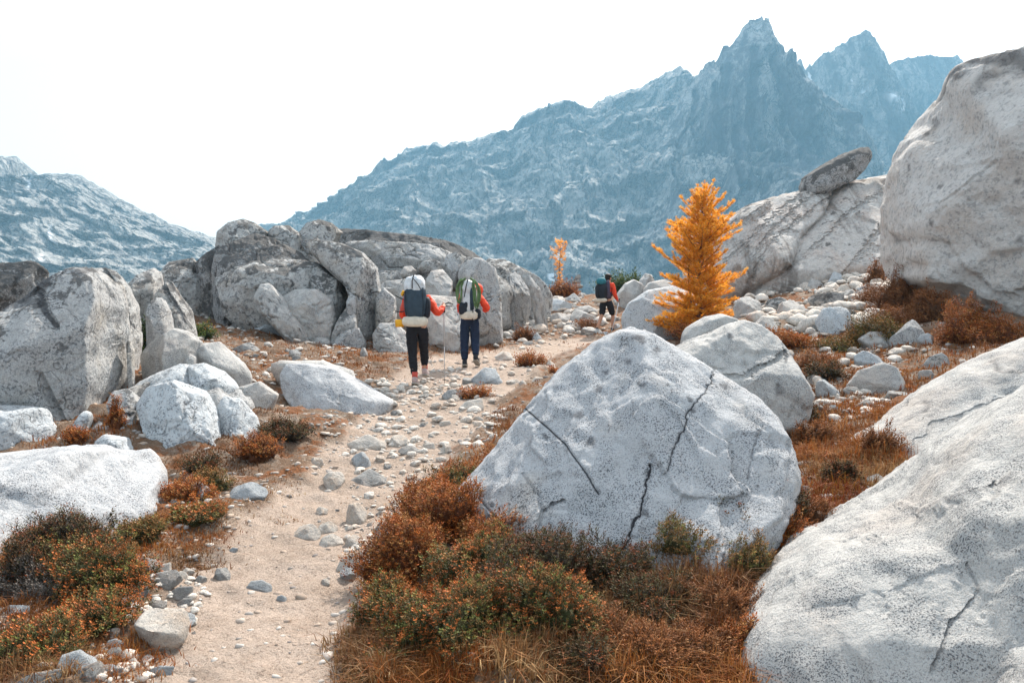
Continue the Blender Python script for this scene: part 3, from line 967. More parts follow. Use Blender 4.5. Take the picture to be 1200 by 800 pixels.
B([(240, 462), (256, 455), (275, 470), (270, 490), (255, 500), (244, 485)], 8.3, .3, 'grey', 'small piece between the middle and right end of the fractured slab', grow=1.10, crease=.05, cuts=12, soft=.008, round_=1, level=4, facet=.12, lean=.3)
B([(110, 518), (122, 508), (150, 512), (160, 525), (150, 545), (112, 540)], 7.2, .22, 'blue', 'low pale stone between the near left boulder and the fractured slab', level=4)
B([(262, 466), (278, 454), (305, 446), (328, 462), (312, 474), (275, 476)], 9.1, .3, 'slab', 'thin flat pointed slab lying left of the teardrop boulder', level=5, facet=.06, p=2.0)
B([(327, 440), (335, 426), (360, 425), (395, 430), (428, 448), (463, 469), (458, 482), (440, 492), (415, 506), (370, 506), (345, 485), (330, 460)], 10.2, .62, 'near', 'teardrop shaped pale boulder left of the trail before the two hikers', level=6, facet=.06, rough=.03, lean=.3, p=2.6, yaw=.1)
B([(314, 425), (325, 422), (380, 422), (412, 432), (425, 445), (380, 448), (320, 440)], 11.0, .4, 'slab', 'low flat slab lying behind the teardrop boulder', level=4, lean=.3)

# --- central outcrop
OC = [
 ('mid', 18.6, .9, 5, [(254, 292), (256, 272), (268, 262), (285, 258), (297, 262), (311, 271), (318, 286), (300, 310), (260, 310)], 'rounded dark capstone at the top left of the central outcrop'),
 ('mid', 19.2, .8, 5, [(311, 276), (322, 266), (338, 265), (351, 274), (361, 288), (350, 305), (322, 302)], 'dark rounded capstone second from the left on the central outcrop'),
 ('mid', 19.8, .8, 5, [(350, 275), (360, 262), (374, 258), (388, 262), (400, 272), (392, 290), (360, 292)], 'dark rounded capstone third from the left on the central outcrop'),
 ('lich', 18.0, .9, 5, [(250, 305), (260, 290), (298, 275), (320, 281), (335, 292), (310, 312), (265, 325), (250, 335)], 'black lichened layer just under the left capstone'),
 ('lich', 17.6, .9, 5, [(252, 325), (262, 303), (290, 295), (330, 287), (350, 297), (367, 309), (340, 325), (285, 328), (262, 335)], 'black and white lichened layer above the main outcrop block'),
 ('lich', 18.2, .8, 5, [(228, 310), (240, 299), (256, 289), (266, 300), (262, 350), (240, 350), (232, 330)], 'dark steep rock at the left shoulder of the central outcrop'),
 ('mid', 18.0, .9, 5, [(188, 322), (198, 309), (226, 304), (238, 318), (252, 342), (250, 358), (212, 358), (194, 345)], 'grey rock lump left of the central outcrop'),
 ('mid', 16.8, .8, 6, [(256, 330), (270, 311), (320, 306), (350, 306), (372, 310), (378, 322), (370, 350), (350, 370), (320, 380), (285, 372), (266, 358)], 'broad grey main block of the central outcrop'),
 ('mid', 16.9, .7, 5, [(345, 312), (376, 313), (400, 328), (408, 352), (400, 385), (385, 392), (365, 355)], 'dark lichened block between the main outcrop block and the curved pillar'),
 ('mid', 16.8, .75, 6, [(360, 292), (370, 284), (402, 289), (425, 299), (440, 315), (445, 345), (444, 400), (438, 418), (418, 416), (414, 360), (404, 335), (385, 318), (368, 303)], 'tall curved pillar of rock at the right of the central outcrop'),
 ('slab', 15.6, .4, 5, [(299, 350), (306, 336), (317, 334), (330, 347), (347, 370), (369, 388), (366, 402), (347, 408), (322, 382), (302, 364)], 'long round ended slab leaning against the central outcrop'),
 ('slab', 15.9, .5, 5, [(328, 352), (348, 341), (372, 341), (388, 353), (393, 375), (390, 410), (370, 412), (355, 385), (335, 368)], 'pale angular block right of the long leaning slab'),
 ('grey', 16.0, .2, 4, [(406, 354), (411, 344), (417, 348), (418, 362), (408, 366)], 'small knob of rock held in the crack left of the curved pillar'),
 ('mid', 15.9, .4, 4, [(386, 402), (394, 380), (406, 360), (417, 362), (419, 390), (412, 415), (388, 415)], 'sloping triangular rock left of the foot of the curved pillar'),
 ('grey', 15.6, .35, 4, [(384, 402), (398, 390), (420, 385), (428, 402), (426, 418), (386, 418)], 'low grey rock at the foot of the central outcrop'),
 ('grey', 16.5, .4, 5, [(441, 350), (450, 339), (463, 350), (465, 380), (462, 398), (441, 398)], 'upright block right of the curved pillar'),
 ('slab', 15.7, .45, 5, [(438, 392), (446, 380), (465, 380), (478, 393), (483, 412), (470, 422), (440, 420)], 'pale rounded boulder at the left knee of the nearest hiker'),
 ('mid', 18.4, .6, 4, [(343, 298), (368, 292), (382, 302), (382, 318), (362, 316)], 'grey stone below the third capstone of the outcrop'),
 ('lich', 18.2, .5, 4, [(352, 283), (372, 280), (378, 294), (362, 300)], 'small dark stone between two capstones'),
 ('lich', 22.0, 1.5, 5, [(385, 286), (392, 272), (410, 269), (440, 272), (482, 276), (520, 282), (546, 293), (572, 310), (560, 325), (520, 325), (440, 310), (400, 300)], 'long dark lichened ledge running along the top behind the hikers'),
 ('grey', 20.4, .8, 6, [(404, 290), (412, 284), (440, 283), (500, 287), (526, 296), (530, 320), (500, 335), (455, 332), (425, 315), (408, 302)], 'long smooth grey face under the dark ledge behind the nearest hiker'),
 ('grey', 19.6, .5, 5, [(519, 312), (524, 300), (534, 296), (545, 302), (548, 318), (545, 340), (522, 340)], 'rounded upright block in the ledge between the two hikers'),
 ('grey', 19.2, .9, 6, [(538, 315), (548, 304), (565, 306), (580, 317), (585, 340), (588, 385), (570, 398), (548, 395), (540, 360)], 'tall flat faced grey block right of the second hiker'),
 ('grey', 19.4, .5, 4, [(440, 326), (446, 318), (468, 318), (476, 328), (470, 345), (445, 345)], 'low flat ledge stone left of the nearest hiker'),
 ('slab', 18.6, .5, 5, [(440, 345), (450, 332), (478, 328), (490, 350), (490, 385), (450, 390)], 'pale stepped block behind the pack of the nearest hiker'),
 ('slab', 18.4, .5, 5, [(496, 335), (505, 319), (518, 317), (529, 330), (530, 360), (505, 368), (496, 355)], 'pale pointed boulder between the nearest hiker and the long grey face'),
 ('slab', 17.4, .7, 6, [(462, 385), (475, 355), (505, 348), (535, 350), (546, 370), (550, 400), (535, 420), (475, 420)], 'broad pale block between the legs of the two hikers'),
 ('slab', 19.0, .25, 4, [(469, 321), (474, 313), (482, 312), (488, 318), (485, 325), (473, 326)], 'small round stone perched above the nearest hiker'),
 ('grey', 19.3, .3, 4, [(489, 315), (496, 307), (508, 304), (516, 308), (514, 318), (498, 320)], 'dark cap stone perched between the two hikers'),
 ('mid', 25.0, 1.4, 5, [(560, 315), (575, 305), (592, 306), (612, 315), (630, 325), (645, 342), (640, 365), (590, 365), (570, 350)], 'layered pale rock at the right end of the ledge'),
 ('grey', 23.0, .6, 5, [(588, 345), (592, 328), (603, 320), (617, 330), (622, 350), (612, 368), (590, 368)], 'angular grey rock left of the leaning plank stone'),
 ('slab', 22.2, .22, 5, [(611, 325), (617, 321), (622, 325), (642, 350), (637, 356), (630, 353)], 'narrow plank shaped stone leaning at the end of the ledge'),
 ('mid', 24.0, .5, 4, [(566, 310), (590, 312), (606, 325), (595, 335), (572, 330)], 'flat broken layer stone above the angular grey rock'),
]
B([(200, 330), (255, 300), (290, 285), (340, 285), (400, 298), (430, 320), (438, 390), (430, 430), (300, 420), (215, 370)], 20.0, 1.6, 'lich', 'dark bedrock core showing in the gaps of the central outcrop', level=5, name='bedrock', cat='bedrock', cuts=0)
B([(395, 300), (430, 292), (520, 300), (580, 318), (600, 335), (600, 385), (560, 400), (440, 400), (400, 360)], 22.5, 1.4, 'mid', 'grey bedrock core behind the blocks of the ledge', level=5, name='bedrock', cat='bedrock', cuts=0)
for mt, Y, D, lv, poly, lab in OC:
    B(poly, Y, D, mt, lab, level=6 if lv > 4 else 5, facet=.09 if mt != 'lich' else .12, rough=.04, p=3.3, cuts=11, cutd=(.74, .93), soft=.008, round_=1, grow=1.08, crease=.09)

# --- rocks around the larch and the third hiker
TR = [
 ('blue', 17.5, .8, 5, [(728, 372), (736, 355), (758, 340), (790, 334), (815, 345), (820, 385), (790, 395), (732, 392)], 'large pale blue boulder between the third hiker and the larch'),
 ('slab', 27.5, .9, 5, [(722, 345), (732, 332), (742, 327), (753, 332), (757, 345), (745, 355), (724, 355)], 'pale rounded rock just right of the head of the third hiker'),
 ('slab', 26.5, .8, 4, [(753, 340), (760, 331), (778, 327), (795, 334), (800, 350), (760, 352)], 'low pale rock left of the larch trunk'),
 ('grey', 30, .8, 4, [(748, 330), (756, 320), (764, 322), (768, 332), (756, 336)], 'dark stone at the right end of the pine bush'),
]
for mt, Y, D, lv, poly, lab in TR:
    B(poly, Y, D, mt, lab, level=lv, facet=.07, rough=.04, lean=.2)

# --- stone library for placed and scattered stones
LIB = []
for i in range(14):
    rs = np.random.RandomState(400 + i)
    th = np.linspace(-math.pi, math.pi, 720, endpoint=False)
    n = rs.randint(5, 8)
    an = np.sort(rs.uniform(-math.pi, math.pi, n))
    an = np.linspace(-math.pi, math.pi, n, endpoint=False) + rs.uniform(-.35, .35, n)
    poly = np.stack([np.cos(an) * rs.uniform(.8, 1.1, n), np.sin(an) * rs.uniform(.75, 1.05, n)], -1)
    t_, Rt = star(poly, np.zeros(2))
    pos, F = rock_shape(t_, Rt, rs.uniform(.75, 1.0), 4, p=3.6, rough=.045, facet=.09, seed=500 + i * 3, round_=3, fscale=1.3, cuts=15, cutd=(.48, .86), soft=.012)
    pos -= (pos.max(0) + pos.min(0)) / 2
    ex = (pos.max(0) - pos.min(0))
    pos /= ex              # unit box
    for mk in ('stone', 'blue', 'slab', 'grey'):
        pass
    LIB.append((pos, F))
_lm = {}


def stone_mesh(i, mk):
    if (i, mk) not in _lm:
        pos, F = LIB[i]
        _lm[(i, mk)] = new_mesh('stone', pos, F, mat=M[mk])
    return _lm[(i, mk)]


def hit1(px, py):
    for k in range(12):
        q = hit([px], [py + 2 * k])[0]
        if not np.isnan(q[0]):
            break
    return q


_rs = np.random.RandomState(9)


def stone(cx, by, w, h, label, mk='stone', rot=0.0, group=None, var=None, dep=1.0, sink=.42, cat='stone', name='stone'):
    """cx, by: middle of the foot in the photo; w, h: width and visible height in photo pixels"""
    q = hit1(cx, by)
    if np.isnan(q[0]):
        return None
    s = q[1] / FPX
    W, H = w * s, h * s
    Dp = min(W, H * 1.7) * dep
    mh = H * .93 / (1 - sink)
    i = _rs.randint(len(LIB)) if var is None else var
    o = link(name, stone_mesh(i, mk))
    o.scale = (W, Dp, mh)
    y = q[1] + Dp * .40
    z = float(gh(np.array(q[0]), np.array(y)))
    o.location = (q[0], y, z + mh * (.5 - sink))
    o.rotation_euler = (0, R(rot), R(_rs.uniform(-25, 25)))
    tag(o, label, cat, group)
    return o


ST = [
 (880, 368, 34, 24, 'slab', 0, 'angular pale stone right of the larch foot'),
 # cx, bottom, w, h, material, rot, label
 (355, 621, 33, 16, 'stone', 0, 'squat grey brown stone on the sand, farthest left in the stone row on the trail'),
 (380, 613, 26, 12, 'stone', -10, 'flat tan stone just right of the squat grey brown one on the trail'),
 (386, 629, 30, 13, 'stone', -6, 'layered pale stone in the front row of trail stones'),
 (411, 629, 21, 12, 'stone', -15, 'tan wedge stone at the right end of the front row on the trail'),
 (414, 603, 27, 26, 'stone', 0, 'upright tan block standing in the middle of the trail'),
 (443, 615, 17, 13, 'slab', 0, 'small white lumpy stone right of the upright tan block'),
 (375, 593, 14, 8, 'stone', 0, 'small grey pebble left of the upright tan block'),
 (405, 660, 30, 18, 'stone', -20, 'tan stone with a pale side by the heather edge of the trail'),
 (424, 660, 20, 12, 'blue', -20, 'grey slanted stone right beside the tan one near the heather'),
 (407, 668, 18, 12, 'blue', -30, 'pale flat stone below the tan one near the heather'),
 (427, 644, 22, 10, 'stone', 0, 'thin pale stone above the tan one near the heather'),
 (380, 675, 11, 7, 'stone', 0, 'single small stone alone on the bare sand of the trail'),
 (328, 694, 13, 6, 'blue', -12, 'small blue grey stone on the open sand'),
 (300, 679, 32, 11, 'blue', 0, 'half buried flat blue grey rock in the left part of the trail'),
 (389, 563, 27, 17, 'stone', 0, 'brown grey stone left of the flat slab in the mid trail'),
 (430, 560, 46, 18, 'slab', 6, 'flat topped pale slab in the middle of the trail'),
 (418, 540, 28, 18, 'blue', 0, 'blue pyramid shaped stone above the flat slab on the trail'),
 (427, 520, 48, 15, 'stone', 4, 'broad tan flat stone across the mid trail'),
 (465, 517, 24, 13, 'stone', 0, 'rough brown stone right of the broad tan flat one'),
 (480, 527, 30, 9, 'slab', 3, 'long low pale stone with an orange underside on the trail'),
 (500, 520, 18, 8, 'stone', 0, 'small brown stone at the right of the mid trail'),
 (522, 526, 14, 11, 'stone', 0, 'small tan stone above the heather edge'),
 (445, 535, 12, 7, 'stone', 0, 'tiny grey stone right of the blue pyramid stone'),
 (491, 580, 26, 28, 'slab', 10, 'pale bedrock knob poking out at the right edge of the trail'),
 (368, 540, 18, 8, 'stone', 0, 'low grey stone left of the blue pyramid stone'),
 (478, 600, 20, 12, 'blue', -15, 'grey stone among the pebbles near the bedrock knob'),
 (342, 418, 18, 9, 'grey', 0, 'brown grey stone on the orange grass left of the outcrop foot'),
 (426, 420, 11, 11, 'slab', 0, 'small round white stone on the orange grass before the outcrop'),
 (375, 404, 20, 9, 'slab', 8, 'pale wedge stone at the toe of the leaning slab'),
 (286, 412, 36, 13, 'grey', 10, 'flat grey stone among orange grass above the tapered boulder'),
 (308, 390, 44, 22, 'blue', 15, 'blue grey flat slab below the central outcrop'),
 (277, 383, 24, 12, 'grey', 0, 'grey lump left of the blue grey flat slab below the outcrop'),
 (253, 368, 18, 12, 'blue', 0, 'blue stone in the saddle left of the outcrop'),
 (237, 358, 44, 16, 'mid', 2, 'wide flat topped stone in the saddle left of the outcrop'),
 (270, 368, 16, 6, 'slab', 0, 'low pale stone right of the blue one in the saddle'),
 (237, 372, 14, 7, 'slab', 10, 'small pale stone below the wide flat topped one in the saddle'),
 (570, 447, 38, 18, 'blue', 0, 'blue grey block in the trail right behind the second hiker'),
 (548, 446, 14, 7, 'slab', 0, 'white stone left of the blue grey block in the trail'),
 (529, 462, 24, 12, 'grey', 0, 'grey stone with orange grass on its left in the trail'),
 (552, 476, 30, 12, 'stone', -6, 'pale stone right of the trail middle below the blue grey block'),
 (629, 446, 16, 7, 'stone', 0, 'brown flat stone on the far sand near the big boulder'),
 (604, 446, 15, 6, 'stone', 0, 'small brown stone left of the flat one near the big boulder'),
 (612, 456, 10, 5, 'stone', 0, 'tiny dark stone by the top left flank of the big boulder'),
 (645, 430, 12, 11, 'stone', -15, 'rust coloured stone near the grass tuft by the big boulder'),
 (592, 420, 26, 10, 'stone', 6, 'low reddish stone with a pale end on the far trail'),
 (631, 391, 24, 14, 'slab', 6, 'rounded pale stone propped on a blue one right of the second hiker'),
 (625, 398, 20, 10, 'blue', 0, 'blue stone carrying the rounded pale one'),
 (595, 352, 14, 17, 'blue', 30, 'blue split stone beside the tall flat faced block'),
 (613, 360, 40, 17, 'grey', -5, 'layered dark grey stone below the angular rock'),
 (622, 364, 22, 12, 'grey', 0, 'round grey stone in front of the layered one'),
 (656, 366, 32, 14, 'blue', 0, 'wide stepped blue stone in the far stone field'),
 (656, 382, 26, 14, 'slab', -10, 'pointed pale stone below the wide stepped one'),
 (682, 382, 38, 20, 'slab', 0, 'large pale stone left of the third hiker'),
 (690, 368, 34, 8, 'slab', 0, 'flat white slab behind the large pale stone left of the third hiker'),
 (672, 355, 20, 11, 'grey', 10, 'rounded grey stone in the upper stone field'),
 (674, 347, 16, 8, 'grey', 0, 'small dark stone below the stone cairn'),
 (671, 389, 24, 9, 'grey', 0, 'low grey stone left of the large pale one near the third hiker'),
 (693, 392, 26, 8, 'slab', 5, 'thin white stone at the feet of the third hiker'),
 (601, 384, 22, 9, 'blue', 0, 'low blue stone in the field right of the second hiker'),
 (573, 384, 14, 8, 'slab', -15, 'white stone beside the waist of the second hiker'),
 (575, 394, 14, 10, 'blue', 0, 'blue stone beside the thigh of the second hiker'),
 (535, 410, 14, 8, 'slab', 10, 'white stone before the broad pale block'),
 (648, 352, 12, 6, 'slab', 0, 'small pale stone below the far orange sapling'),
 # right hand hollow
 (936, 372, 44, 27, 'slab', -28, 'elongated pale boulder sloping in the stone field right of the larch'),
 (972, 357, 40, 19, 'mid', 8, 'rounded brown grey boulder upper right of the elongated one'),
 (1000, 345, 18, 9, 'slab', 0, 'pale stone right of the rounded brown grey boulder'),
 (1013, 343, 16, 10, 'blue', -20, 'blue tinted stone below the orange tuft at the giant boulder'),
 (985, 332, 22, 14, 'blue', -10, 'light blue slab stone high in the stone field'),
 (942, 336, 16, 12, 'slab', 0, 'pale stone at the foot of the slab hill'),
 (958, 337, 22, 13, 'slab', -15, 'white rounded stone at the foot of the slab hill'),
 (1018, 313, 20, 12, 'mid', 0, 'brown stone at the corner of the giant boulder'),
 (1006, 327, 14, 8, 'stone', 0, 'small stone at the top of the stone field'),
 (915, 360, 34, 16, 'mid', -15, 'grey rounded boulder left of the elongated pale one'),
 (898, 378, 30, 14, 'mid', -5, 'grey stone above the pointed wedge stone'),
 (902, 391, 38, 23, 'slab', 0, 'pointed wedge stone right of the smooth rounded boulder'),
 (931, 389, 20, 10, 'grey', 0, 'small pyramid stone right of the pointed wedge stone'),
 (955, 390, 14, 12, 'grey', 0, 'small dark stone left of the heart shaped block'),
 (952, 370, 24, 8, 'mid', 0, 'flat stone just below the rounded brown grey boulder'),
 (986, 392, 44, 34, 'blue', -8, 'heart shaped blue grey block standing in the hollow'),
 (1033, 403, 46, 18, 'slab', 4, 'pale flat stone half covered by the orange shrub'),
 (1077, 403, 44, 32, 'grey', 8, 'square grey boulder right of the orange shrub'),
 (1090, 403, 20, 12, 'blue', 0, 'small light blue stone at the foot of the square grey boulder'),
 (1022, 427, 30, 20, 'blue', -30, 'narrow blue slab lying aslant in the hollow'),
 (1047, 456, 78, 40, 'slab', -3, 'broad flat topped pale boulder with a crack in the hollow'),
 (1108, 430, 34, 25, 'grey', 0, 'triangular grey stone at the top of the long slab'),
 (1058, 460, 36, 10, 'slab', 3, 'low pale stone below the broad flat topped boulder'),
 (1092, 440, 22, 12, 'slab', -20, 'small white stone in front of the triangular grey one'),
 (975, 470, 28, 20, 'blue', -22, 'blue white tilted stone in the hollow behind the big boulder'),
 (960, 450, 24, 10, 'slab', 10, 'flat pale stone in the upper left of the hollow'),
 (1020, 468, 16, 9, 'slab', 0, 'small white stone beside the broad boulder'),
 (1018, 478, 28, 9, 'slab', -5, 'low white stone at the lower end of the hollow'),
 (1001, 462, 20, 9, 'slab', 0, 'pale stone between the tilted one and the broad boulder'),
 (981, 484, 20, 7, 'blue', 0, 'flat blue white stone in the lower hollow'),
 (963, 458, 14, 7, 'stone', 0, 'little stone left of the tilted blue white one'),
 (1005, 450, 20, 8, 'stone', 5, 'reddish stone above the tilted blue white one'),
 (960, 428, 22, 16, 'mid', -30, 'dark stone among the orange grass in the hollow'),
 (925, 418, 16, 8, 'stone', 0, 'small stone at the top edge of the hollow'),
 # bottom left
 (168, 670, 22, 18, 'slab', 0, 'round white stone at the top of the stone pile below the heather'),
 (186, 669, 22, 12, 'stone', -10, 'second stone right of the round white one in the pile'),
 (157, 675, 14, 8, 'blue', 0, 'grey stone left below the round white one'),
 (188, 684, 38, 16, 'slab', -12, 'long white stone in the middle of the stone pile'),
 (149, 692, 30, 18, 'slab', -20, 'tilted white stone at the left of the stone pile'),
 (160, 694, 20, 10, 'slab', 0, 'small white stone in front of the tilted one in the pile'),
 (208, 690, 30, 12, 'slab', -5, 'rounded white stone at the right of the stone pile'),
 (213, 696, 18, 9, 'slab', 0, 'low white stone at the lower right of the stone pile'),
 (180, 700, 26, 9, 'slab', -8, 'low long white stone below the middle of the pile'),
 (148, 702, 18, 10, 'slab', 0, 'pale stone at the lower left of the stone pile'),
 (193, 707, 22, 7, 'slab', 0, 'thin white stone at the bottom of the stone pile'),
 (209, 668, 22, 8, 'stone', 0, 'tan stone at the upper right of the stone pile'),
 (217, 660, 16, 8, 'stone', 0, 'small pink stone by the orange grass right of the pile'),
 (233, 670, 14, 9, 'slab', 0, 'white stone standing right of the stone pile'),
 (255, 667, 22, 13, 'slab', -25, 'pale flat stone tilted at the trail edge'),
 (138, 712, 24, 9, 'slab', -20, 'white chip stone below the low heather'),
 (110, 698, 30, 12, 'slab', 5, 'pale stone half hidden in the low heather'),
 (30, 698, 18, 10, 'slab', 0, 'white stone between the two heather clumps at the left'),
 (12, 720, 40, 10, 'blue', -10, 'long pale blue stone at the left edge in the heather'),
 (125, 660, 10, 6, 'slab', 0, 'tiny white stone at the foot of the heather clump'),
 (178, 755, 64, 32, 'stone', -6, 'large flat topped cream stone beside the sand at the lower left'),
 (190, 722, 70, 16, 'blue', -6, 'half buried pale blue rock above the cream stone'),
 (78, 800, 50, 30, 'blue', -8, 'grey domed stone at the bottom left'),
 (105, 790, 26, 16, 'slab', 0, 'white stone right of the grey domed one'),
 (102, 802, 26, 15, 'slab', -25, 'pale tilted stone at the bottom by the grey domed one'),
 (123, 787, 20, 10, 'blue', 0, 'blue stone in the gravel at the bottom left'),
 (134, 789, 14, 8, 'slab', 0, 'small white stone in the gravel at the bottom left'),
 (130, 755, 22, 10, 'blue', -8, 'flat blue stone above the gravel at the bottom left'),
 (129, 765, 24, 9, 'slab', -15, 'flat white stone above the gravel left of the cream stone'),
 (187, 778, 28, 8, 'blue', 5, 'low blue white stone below the cream stone'),
 (148, 778, 20, 12, 'stone', 0, 'brown stone in the orange grass below the cream stone'),
 (40, 808, 50, 14, 'slab', 0, 'pale stone cut by the lower left edge'),
 (226, 590, 34, 20, 'blue', -5, 'oval blue grey stone below the near left boulder'),
 (284, 588, 50, 18, 'blue', -8, 'long pale blue stone beside the trail under the fractured slab'),
 (187, 592, 16, 6, 'slab', 0, 'small white stone left of the oval one'),
 (204, 594, 12, 5, 'slab', 0, 'tiny white stone beside the oval one'),
 (243, 607, 12, 6, 'slab', 0, 'small white stone on the sand left edge'),
 (248, 572, 14, 6, 'slab', 0, 'pale little stone above the oval one'),
 (685, 803, 38, 18, 'slab', 0, 'white stone at the bottom middle in the dry grass'),
 (540, 800, 36, 12, 'stone', 0, 'grey stone in the dead twigs at the bottom'),
 (950, 590, 16, 10, 'slab', 0, 'white stone right of the big boulder in the grass'),
 (945, 510, 26, 12, 'stone', 0, 'brown half buried stone between the big boulder and the hollow'),
 (1030, 578, 24, 10, 'slab', -20, 'pale stone at the top of the lower right slab'),
]
for cx, by, w, h, mk, rot, lab in ST:
    stone(cx, by, w, h, lab, mk, rot)

# little cairn of stones far off
ca = hit1(676, 341)
o = thing('cairn', 'small pile of stacked flat stones left of the third hiker', 'cairn', tuple(ca))
for k in range(5):
    s = link('flat_stone', stone_mesh(k, 'mid'), o)
    s.scale = (.75 - .13 * k, .6 - .09 * k, .24)
    s.location = (.03 * (-1) ** k, 0, .08 + .19 * k)
    s.rotation_euler = (0, 0, k * 1.3)

# --- scattered smaller stones, each its own object, sizes falling off
def scatter(n, region, wr, group, label, mks, seed, flat=.5):
    rs = np.random.RandomState(seed)
    k = 0
    reg = np.array(region, float)
    lo, hi = reg.min(0), reg.max(0)
    tries = 0
    while k < n and tries < n * 60:
        tries += 1
        px, py = rs.uniform(lo[0], hi[0]), rs.uniform(lo[1], hi[1])
        ins = False
        for i in range(len(reg)):
            (x1, y1), (x2, y2) = reg[i], reg[(i + 1) % len(reg)]
            if (y1 > py) != (y2 > py) and px < (x2 - x1) * (py - y1) / (y2 - y1) + x1:
                ins = not ins
        if not ins:
            continue
        w = rs.uniform(*wr) * (rs.uniform(.6, 1) ** 1.5)
        stone(px, py, w, w * rs.uniform(flat * .7, flat * 1.35), label, mks[rs.randint(len(mks))], rs.uniform(-18, 18), group, var=rs.randint(len(LIB)))
        k += 1


scatter(20, [(380, 590), (420, 545), (520, 530), (470, 610), (430, 670), (395, 650)], (5, 12), 'pebbles in the middle of the trail', 'small pale pebble lying in the middle of the trail', ['stone', 'slab', 'stone'], 1)
scatter(24, [(430, 520), (460, 460), (520, 440), (620, 430), (560, 500), (500, 545)], (7, 20), 'rough stones on the trail below the hikers', 'rough tan stone set in the trail below the hikers', ['stone', 'stone', 'grey', 'slab'], 2, .4)
scatter(34, [(560, 400), (575, 365), (640, 350), (725, 345), (730, 392), (640, 405)], (8, 20), 'stones in the far stone field', 'pale stone in the far stone field before the third hiker', ['slab', 'stone', 'blue', 'mid'], 3, .5)
scatter(28, [(870, 372), (900, 345), (960, 325), (1030, 300), (1035, 345), (1000, 380), (940, 400)], (8, 22), 'stones below the slab hill', 'pale stone in the field below the slab hill', ['slab', 'stone', 'mid'], 4, .6)
scatter(12, [(930, 430), (1010, 425), (1060, 470), (1000, 500), (950, 490)], (7, 16), 'stones in the hollow right of the big boulder', 'small pale stone in the hollow right of the big boulder', ['slab', 'stone'], 5, .5)
scatter(14, [(240, 395), (300, 395), (470, 415), (440, 450), (330, 430), (250, 400)], (6, 13), 'stones on the orange grass before the outcrop', 'small stone on the orange grass before the outcrop', ['slab', 'stone', 'grey'], 6, .45)
scatter(10, [(0, 800), (120, 730), (240, 690), (260, 650), (300, 600), (240, 720), (210, 800)], (6, 18), 'gravel stones along the left trail edge', 'small white stone along the left edge of the trail', ['slab', 'blue', 'stone'], 7, .5)


# --- gravel nobody could count, one object
_i1 = ico(1)
SMALL0 = (LIB[3][0][np.array([np.argmax(ico(4)[0] @ v) for v in _i1[0]])], _i1[1])
def gravel():
    rs = np.random.RandomState(77)
    V0, F0 = SMALL0[0], SMALL0[1]
    n = 11500
    px = rs.uniform(-420, 1300, n * 2)
    py = 800 - (rs.uniform(0, 1, n * 2) ** .8) * 450
    q = hit(px, py)
    ok = ~np.isnan(q[:, 0])
    q = q[ok]
    tm = trailmask(q[:, 0], q[:, 1], q[:, 2])
    cl = vnoise(np.stack([q[:, 0] * 1.6, q[:, 1] * 1.6, 0 * q[:, 0]], -1), 6)
    keep = rs.uniform(0, 1, len(q)) < np.clip(.45 + .6 * cl + .2 * (q[:, 1] > 8), .02, 1) * (1 - (.84 - .35 * (q[:, 1] > 7)) * tm)
    q = q[keep][:n]
    n = len(q)
    sz = (.004 + .011 * rs.uniform(0, 1, n) ** 2.2) * (1 + q[:, 1] * .18) * rs.uniform(.7, 1.6, n)
    sc = np.stack([sz * rs.uniform(.8, 1.6, n), sz * rs.uniform(.8, 1.3, n), sz * rs.uniform(.35, .75, n)], -1)
    a = rs.uniform(0, 6.28, n)
    W = V0[None] * 2 * (1 + .4 * (rs.uniform(0, 1, (n, len(V0), 1)) - .5)) * sc[:, None]
    c, s = np.cos(a)[:, None], np.sin(a)[:, None]
    W = np.stack([W[..., 0] * c - W[..., 1] * s, W[..., 0] * s + W[..., 1] * c, W[..., 2]], -1) + q[:, None]
    F = (F0[None] + (np.arange(n) * len(V0))[:, None, None]).reshape(-1, 3)
    cb = np.array([(.42, .36, .31), (.38, .30, .24), (.30, .27, .25), (.48, .44, .40)])[rs.randint(0, 4, n)]
    cols = np.repeat(cb * rs.uniform(.7, 1.1, (n, 1)), len(V0), 0)
    t = NT('gravel')
    me = new_mesh('gravel', W.reshape(-1, 3), F, cols=cols, mat=t.done(t.attr('col', 'Color'), .95, None, .1))
    tag(link('gravel', me), kind='stuff')


gravel()


